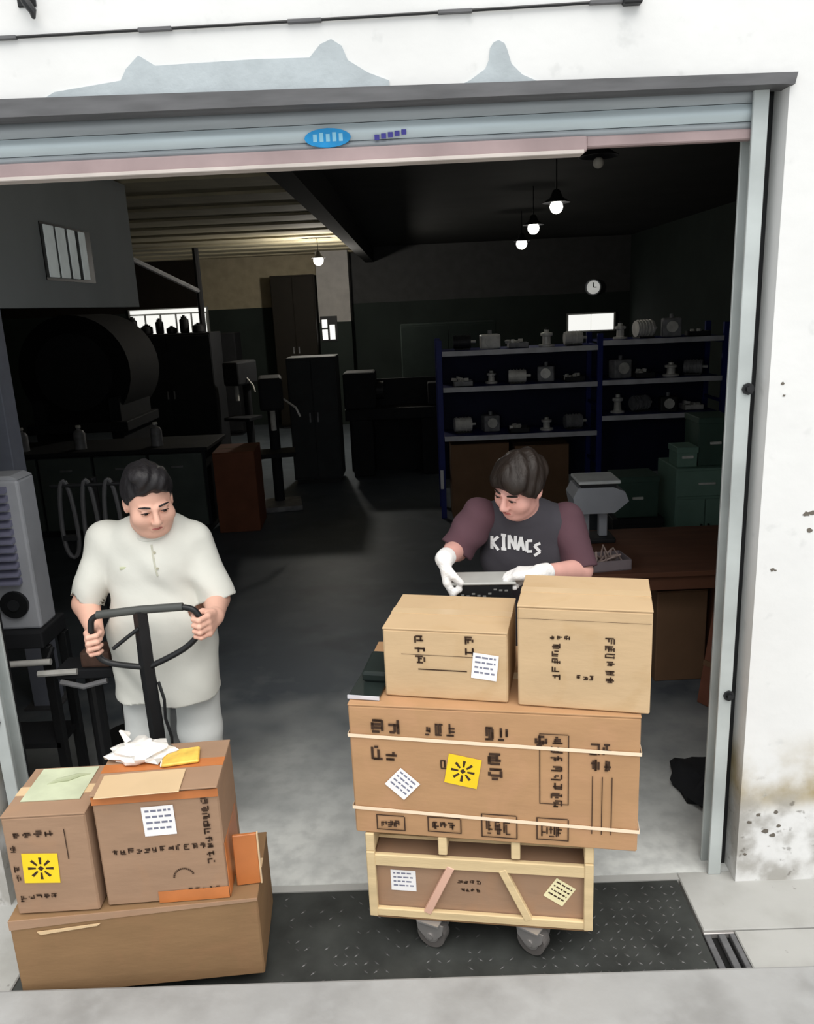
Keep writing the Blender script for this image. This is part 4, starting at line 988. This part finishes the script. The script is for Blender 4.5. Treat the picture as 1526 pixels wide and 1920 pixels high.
def shelf_item(kind, x, y, z, shelfname, grp, m):
    X, Y = 1.66+x, 8.45+y
    if kind == 0:
        t = thing('electric_motor', 'finned round motor on the '+shelfname, 'motor', (X, Y, z), rp.uniform(-.5, .5), grp)
        r = rp.uniform(.06, .085); M = Matrix.Translation((0, 0, r+.012))
        MB().cyl((-.10, 0, 0), (.08, 0, 0), r, n=18, M=M).build('body', m, t, smooth=True)
        for k in range(5): MB().cyl((-.08+.033*k, 0, 0), (-.072+.033*k, 0, 0), r+.008, n=18, M=M).build('fin', m, t)
        MB().cyl((.08, 0, 0), (.13, 0, 0), .015, n=10, M=M).build('shaft', M_PART1, t)
        MB().box((-.09, -r, 0), (.07, r, .014)).build('foot', M_PART3, t)
    elif kind == 1:
        t = thing('flanged_part', 'pale flanged part on the '+shelfname, 'metal part', (X, Y, z), 0, grp)
        h = rp.uniform(.12, .2); r = rp.uniform(.04, .06)
        MB().lathe([(r*1.5, 0), (r*1.5, .02), (r*.8, .025), (r*.75, h*.6), (r*1.15, h*.65), (r*1.15, h*.8), (r*.5, h*.85), (r*.5, h)], 18).build('body', m, t, smooth=True)
        MB().cyl((0, 0, h), (0, 0, h+.015), r*.3, n=10).build('stem', M_PART3, t)
    elif kind == 2:
        t = thing('parts_tray', 'tray of scraps on the '+shelfname, 'tray', (X, Y, z), 0, grp)
        w, d, h = .10, .10, .05
        q = MB(); q.box((-w, -d, 0), (w, d, .006)); q.build('bottom', M_PART3, t)
        for a_, b_ in (((-w, -d, 0), (w, -d+.006, h)), ((-w, d-.006, 0), (w, d, h)), ((-w, -d, 0), (-w+.006, d, h)), ((w-.006, -d, 0), (w, d, h))): MB().box(a_, b_).build('side', m, t)
        q = MB()
        for k in range(10): q.box((0, 0, 0), (rp.uniform(.02, .06), .03, .03), M=Matrix.Translation((rp.uniform(-.07, .03), rp.uniform(-.07, .04), .006+rp.uniform(0, .05))) @ Matrix.Rotation(rp.uniform(0, 3), 4, 'Z') @ Matrix.Rotation(rp.uniform(-.4, .4), 4, 'X'))
        q.build('scraps', M_PART1, t, kind='stuff')
    else:
        t = thing('gearbox', 'square gearbox on the '+shelfname, 'gearbox', (X, Y, z), rp.uniform(-.3, .3), grp)
        w = rp.uniform(.07, .1); h = rp.uniform(.14, .2)
        MB().box((-w, -.07, 0), (w, .07, h), .015).build('body', m, t)
        MB().cyl((0, -.085, h*.55), (0, -.07, h*.55), w*.6, n=18).build('cover', M_PART1, t)
        MB().cyl((0, 0, h), (0, 0, h+.04), .02, n=10).build('shaft', M_PART2, t)
for (bay, x0, x1, zs) in (('left bay', -1.30, .12, SH1), ('right bay', .32, 1.35, SH2)):
    for si, z in enumerate(zs):
        nm = ('bottom', 'middle', 'top')[si]+' '+bay
        n = 5 if bay == 'left bay' else 4
        for k in range(n):
            kind = (k*3+si*2+(bay == 'right bay')) % 4
            m = (M_PART1, M_PART2, M_PART3)[(k+si) % 3] if kind != 1 else M_PART1
            shelf_item(kind, x0+(k+.5)*(x1-x0)/n+rp.uniform(-.012, .012), rp.uniform(-.12, .02), z+.002, "rack's "+bay+' '+('bottom', 'middle', 'top')[si]+' shelf, '+('first', 'second', 'third', 'fourth', 'fifth')[k]+' from the left', 'machine parts on the blue rack, '+nm, m)
# cartons under the rack
for i, (x, w, h, lab) in enumerate(((.34, .60, .78, 'brown carton on the floor beside the left post of the blue rack'), (1.0, .56, .74, 'brown carton under the blue rack behind the leaning man'))):
    carton('store_carton', lab, (x, 8.18), 0, 0.0, w, .45, h, M_CARDDK, 30+i, tape=M_CARDDK)

# ================================================================== DESK AREA ON THE RIGHT
dk = thing('workbench_desk', 'brown wooden desk inside on the right behind the dolly', 'desk', (1.45, 4.58, 0))
MB().box((-.58, -.44, .70), (.62, .44, .73), .004).build('top', M_DESK, dk)
MB().box((.20, -.42, 0), (.225, .42, .70)).build('side_panel', M_DESK, dk)
MB().box((.59, -.42, 0), (.615, .42, .70)).build('side_panel', M_DESK, dk)
MB().box((.225, .38, .02), (.59, .40, .70)).build('back_panel', M_DESK, dk)
for y in (-.40, .38): MB().box((-.56, y, 0), (-.53, y+.03, .70)).build('leg', M_DESK, dk)
MB().box((-.53, -.415, .62), (.20, -.395, .70)).build('apron', M_DESK, dk)
sc = carton('under_desk_carton', 'plain carton standing on the floor under the brown desk', (1.33, 4.30), 2, 0, .29, .40, .56, M_CARDDK, 41, tape=M_CARDDK)
# pedestal machine on desk
pm = thing('pedestal_machine', 'grey rounded machine head on a short pedestal, on the brown desk', 'machine', (1.07, 4.80, .73))
MB().box((-.12, -.09, 0), (.12, .10, .03), .008).build('base', M_PART3, pm)
for x in (-.055, .055): MB().box((x-.025, -.03, .03), (x+.025, .03, .20), .005).build('pillar', M_MACH, pm)
q = MB(); q.prism([(-.13, .20), (.10, .20), (.185, .27), (.16, .33), (.09, .36), (-.12, .36), (-.15, .30)], 1, -.12, .12); q.build('head', M_MACH, pm)
MB().box((-.12, -.14, .385), (.13, .12, .405), .004).build('top_plate', mat('white_plate', (222, 224, 222)), pm)
MB().box((-.10, -.11, .36), (.11, .10, .386)).build('neck', M_PART3, pm)
# small things on the desk
dm = thing('parts_pile_box', 'open box of tangled pale strips on the front of the brown desk', 'box', (1.03, 4.28, .73), R(8))
for a_, b_ in (((-.11, -.09, 0), (.11, .09, .006)), ((-.11, -.09, 0), (.11, -.084, .06)), ((-.11, .084, 0), (.11, .09, .06)), ((-.11, -.09, 0), (-.104, .09, .06)), ((.104, -.09, 0), (.11, .09, .06))):
    MB().box(a_, b_).build('side', mat('grey_lilac_board', (150, 138, 142)), dm)
q = MB()
for k in range(8): q.tube([(rp.uniform(-.09, .09), rp.uniform(-.07, .07), .01+rp.uniform(0, .02)), (rp.uniform(-.09, .09), rp.uniform(-.07, .07), .07+rp.uniform(0, .05)), (rp.uniform(-.09, .09), rp.uniform(-.07, .07), .03)], .006, 5)
q.build('strips', mat('pale_strip', (190, 168, 160)), dm, kind='stuff')
# green cabinet and boxes
gc = thing('green_cabinet', 'pale green metal cabinet with two doors behind the desk', 'cabinet', (2.02, 5.75, 0))
MB().box((-.21, -.22, .05), (.21, .22, 1.0), .006).build('body', M_GREEN, gc)
for x0, x1 in ((-.205, -.003), (.003, .205)):
    d_ = MB().box((x0, -.235, .08), (x1, -.22, .78), .004).build('door', M_GREEN, gc)
    hx = x1-.03 if x0 < 0 else x0+.015
    MB().box((hx, -.248, .45), (hx+.015, -.235, .60), .002).build('handle', M_BLACK, d_)
dr = MB().box((-.205, -.235, .80), (.205, -.22, .985), .004).build('drawer', M_GREEN, gc)
MB().box((-.06, -.247, .885), (.06, -.235, .90), .002).build('handle', M_PART1, dr)
MB().box((-.20, -.20, 0), (.20, .20, .05)).build('plinth', M_PART3, gc)
def crate_box(name, lab, c, w, d, h, m, z):
    t = thing(name, lab, 'box', (c[0], c[1], z))
    MB().box((-w/2, -d/2, 0), (w/2, d/2, h), .006).build('body', m, t)
    MB().box((-w/2-.006, -d/2-.006, h-.04), (w/2+.006, d/2+.006, h+.004), .004).build('lid', m, t)
    MB().box((-.04, -d/2-.012, h*.45), (.04, -d/2-.001, h*.45+.02), .003).build('handle', M_PART1, t)
crate_box('green_case', 'dark green case standing on the green cabinet', (2.10, 5.75), .24, .30, .34, M_GREEND, 1.0)
crate_box('small_green_box', 'little green box beside the green case on the cabinet', (1.90, 5.68), .14, .2, .14, M_GREEN, 1.0)
crate_box('tool_chest', 'dark tool chest on the floor left of the green cabinet', (1.58, 5.80), .36, .34, .62, M_MACHD, 0)
crate_box('parts_bin', 'dark green bin on top of the dark tool chest', (1.58, 5.80), .30, .28, .30, M_GREEND, .624)
# flattened cardboard leaning by the right side
fc = thing('leaning_board', 'reddish brown sheet of board leaning by the right door edge', 'board', (1.64, 3.78, 0), R(-60))
M = Matrix.Rotation(R(-10), 4, 'X')
MB().box((-.30, -.006, .003), (.30, .006, .52), .002, M=M).build('sheet', mat('reddish_board', (132, 84, 66), noise=.2), fc)
MB().box((-.30, -.012, .22), (.30, -.006, .25), M=M).build('band', M_CARDDK, fc)
rb = thing('shade_heap', 'dark heap added for the shaded floor corner by the right shutter rail', 'shade_form', (1.24, 3.22, 0))  # dark form added in place of a shaded corner
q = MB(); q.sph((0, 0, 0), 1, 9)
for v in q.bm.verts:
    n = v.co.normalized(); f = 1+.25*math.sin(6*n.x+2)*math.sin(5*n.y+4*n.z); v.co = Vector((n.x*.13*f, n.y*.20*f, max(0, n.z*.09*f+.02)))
q.build('shade_form', mat('black_shade_tone', (32, 33, 36), rough=.95), rb, smooth=True)
MB().tube([(-.08, -.10, .05), (0, -.06, .12), (.07, .04, .11), (.1, .12, .04)], .02, 7).build('shade_fold', mat('black_shade_tone', (32, 33, 36)), rb, smooth=True)

# ================================================================== LEFT AND FAR STORE
wb = thing('work_bench', 'long dark green workbench along the left of the store', 'workbench', (-3.25, 8.4, 0))
MB().box((-1.25, -.42, .86), (1.12, .42, .90), .006).build('top', M_MACHD, wb)
for i in range(4):
    d_ = MB().box((-1.2+i*.57, -.40, .08), (-1.2+i*.57+.54, -.36, .84), .006).build('door', mat('bench_front', (86, 94, 90)), wb)
    MB().box((-.98+i*.57, -.415, .70), (-.86+i*.57, -.40, .72)).build('handle', M_PART2, d_)
MB().box((-1.2, -.36, .08), (1.08, .38, .86)).build('carcass', M_MACHD, wb)
MB().box((-1.15, -.34, 0), (1.05, .36, .08)).build('plinth', M_PART3, wb)
for i, (x, lab) in enumerate(((-4.1, 'pale canister on the far left end of the dark workbench'), (-3.5, 'pale canister in the middle of the dark workbench'), (-2.7, 'pale canister on the right part of the dark workbench'))):
    t = thing('canister', lab, 'canister', (x, 8.2, .90), 0, 'canisters on the workbench')
    MB().lathe([(.06, 0), (.06, .16), (.045, .19), (.02, .20), (.02, .22)], 16).build('body', M_PART2, t, smooth=True)
    MB().cyl((0, 0, .22), (0, 0, .245), .026, n=12).build('cap', M_PART1, t)
carton('brown_crate', 'reddish brown box standing at the end of the dark workbench', (-2.08, 7.95), 4, 0, .42, .55, .84, mat('reddish_carton', (128, 78, 56), noise=.12), 51, tape=M_CARDDK)
# big dark drum machine under the partition
dm = thing('drum_machine', 'large dark rounded machine in the shade behind the workbench', 'machine', (-4.0, 9.9, 0))
MB().cyl((0, -.4, 1.60), (0, .7, 1.60), .66, n=36).build('drum', mat('near_black_paint', (20, 20, 22), rough=.85), dm, smooth=True)
MB().cyl((0, -.43, 1.60), (0, -.4, 1.60), .45, n=30).build('hatch', mat('hatch_grey', (34, 35, 38)), dm)
for sx in (-1, 1): MB().box((sx*.45-.07, -.5, 0), (sx*.45+.07, .6, 1.3), .01).build('leg', M_MACHD, dm)
MB().box((-.6, -.55, .9), (.6, .65, 1.02), .01).build('cradle', M_MACHD, dm)
# upright machines further back
def drill(x, y, rz, lab, m):
    t = thing('pillar_drill', lab, 'machine', (x, y, 0), rz)
    MB().box((-.25, -.28, 0), (.25, .22, .06), .01).build('base', M_PART2, t)
    MB().cyl((0, .08, .06), (0, .08, 1.45), .06, n=18).build('column', m, t, smooth=True)
    MB().box((-.22, -.28, .62), (.22, .1, .67), .006).build('table', m, t)
    MB().box((-.13, -.34, 1.15), (.13, .22, 1.5), .03).build('head', m, t)
    MB().cyl((0, -.2, .92), (0, -.2, 1.15), .03, n=12).build('spindle', M_PART1, t)
    MB().tube([(.13, -.1, 1.25), (.26, -.16, 1.15), (.3, -.18, 1.05)], .012, 8).build('feed_lever', M_PART1, t)
drill(-1.62, 9.0, R(10), 'dark pillar drill standing in the middle of the store', M_MACHD)
drill(-2.6, 12.2, R(-20), 'dark pillar drill before the bright back window', M_MACHD)
def locker(x, y, w, d, h, m, name, lab):
    t = thing(name, lab, 'cabinet', (x, y, 0))
    MB().box((-w/2, -d/2, .06), (w/2, d/2, h), .008).build('body', m, t)
    MB().box((-w/2+.03, -d/2+.03, 0), (w/2-.03, d/2-.03, .06)).build('plinth', M_PART3, t)
    for s in (-1, 1):
        d_ = MB().box((-w/2+.01 if s < 0 else .004, -d/2-.014, .09), (-.004 if s < 0 else w/2-.01, -d/2, h-.03), .004).build('door', m, t)
        MB().box((s*.05-.01, -d/2-.026, h*.5), (s*.05+.01, -d/2-.014, h*.5+.12)).build('handle', M_PART2, d_)
locker(-1.30, 10.4, .62, .5, 1.62, mat('locker_dark_grey', (58, 60, 62)), 'steel_locker', 'dark grey steel locker behind the pillar drill')
locker(-2.19, 15.55, .80, .6, 2.82, mat('dark_brown_board', (30, 25, 17)), 'tall_cupboard', 'tall dark brown cupboard against the far back wall')
locker(-3.72, 12.6, 1.35, .7, 1.93, M_MACHD, 'wide_cabinet', 'wide dark cabinet below the bright back window')
locker(-3.7, 14.9, 1.0, .5, 1.85, M_MACHD, 'low_cabinet', 'dark cabinet in the far back left corner beside the window')
locker(.55, 13.2, 1.5, .7, 1.9, mat('store_cabinet_green', (40, 50, 46)), 'store_cabinet', 'dark green cabinet far back behind the blue rack')
for i, (x, r, h) in enumerate(((-4.27, .07, .26), (-4.06, .09, .14), (-3.86, .06, .22), (-3.68, .08, .10), (-3.48, .07, .25), (-3.27, .09, .13))):
    t = thing('dark_pot', ('tall', 'squat', 'slim', 'low round', 'broad tall', 'rightmost squat')[i]+' dark pot on the wide cabinet before the bright back window', 'pot', (x, 12.5, 1.93), 0, 'pots on the wide cabinet')
    MB().lathe([(r*.8, 0), (r, .02), (r, h*.8), (r*.6, h*.9), (r*.65, h)], 16).build('body', M_PART3, t, smooth=True)
    MB().cyl((0, 0, h), (0, 0, h+.02), r*.3, n=10).build('knob', M_PART3, t)
la = thing('lathe', 'long dark lathe across the centre of the store behind the lockers', 'machine', (-.22, 10.7, 0))
for x in (-.5, .42): MB().box((x-.14, -.22, 0), (x+.14, .22, .75), .01).build('pedestal', M_MACHD, la)
MB().box((-.72, -.2, .75), (.66, .2, .90), .01).build('bed', M_MACHD, la)
MB().box((-.72, -.24, .90), (-.30, .24, 1.38), .03).build('headstock', M_MACHD, la)
MB().cyl((-.30, 0, 1.12), (-.20, 0, 1.12), .12, n=20).build('chuck', M_PART3, la)
MB().box((.38, -.12, .90), (.60, .12, 1.2), .02).build('tailstock', M_MACHD, la)
MB().box((-.70, .20, .0), (.64, .24, 1.25)).build('splash_panel', M_MACHD, la)
hb = thing('hoist_frame', 'slanting pale steel brace under the tan ceiling at the back left', 'brace', (-3.9, 11.5, 0))
MB().tube([(-.35, 0, 3.2), (.55, 1.6, 2.55)], .04, 8).build('brace_bar', M_PART2, hb)
MB().tube([(.55, 1.6, 0), (.55, 1.6, 3.2)], .05, 8).build('upright', M_PART3, hb)
# pendant lamps
def lamp(x, y, z, lab, lit, power=0, r=.06):
    t = thing('pendant_lamp', lab, 'lamp', (x, y, z), 0, 'pendant lamps in the store')
    MB().tube([(0, 0, .10), (0, 0, RZ-z)], .006, 6).build('cord', M_BLACK, t)
    MB().lathe([(.018, .13), (.03, .12), (.05, .07), (.105, .035), (.11, .03), (.10, .03), (.03, .06)], 18).build('shade', M_PART3, t, smooth=True)
    MB().sph((0, 0, 0), r, 8).build('bulb', M_BULB if lit else M_BULBDIM, t, smooth=True)
    if power:
        l = bpy.data.lights.new('bulb_light', 'POINT'); l.energy = power; l.shadow_soft_size = .07; l.color = (1, .95, .86)
        o = link(bpy.data.objects.new('bulb_light', l), t); o.location = (0, 0, -.09)
lamp(-1.364, 12.45, 2.9, 'lit bare pendant lamp hanging before the tan ceiling boards', True, 100, .075)
lamp(1.449, 10.9, 2.9, 'lit pendant lamp furthest back of the three in a row', True, 2.5, .07)
lamp(1.27, 8.64, 2.9, 'lit pendant lamp in the middle of the three in a row', True, 2.5, .06)
lamp(1.176, 6.76, 2.9, 'lit pendant lamp nearest the door of the three in a row', True, 2.5, .052)
lamp(1.041, 4.68, 2.9, 'unlit pendant lamp just below the right part of the shutter', False, 0, .03)
ck = thing('wall_clock', 'round pale wall clock on the far back wall above the blue rack', 'clock', (3.48, 15.98, 2.37))
MB().cyl((0, -.06, 0), (0, 0, 0), .15, n=28).build('case', M_MACH, ck)
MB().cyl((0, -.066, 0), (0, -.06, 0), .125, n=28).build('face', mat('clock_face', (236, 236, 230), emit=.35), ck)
MB().box((-.008, -.072, 0), (.008, -.066, .09)).build('hand', M_BLACK, ck)
MB().box((0, -.072, -.008), (.06, -.066, .008)).build('hand', M_BLACK, ck)
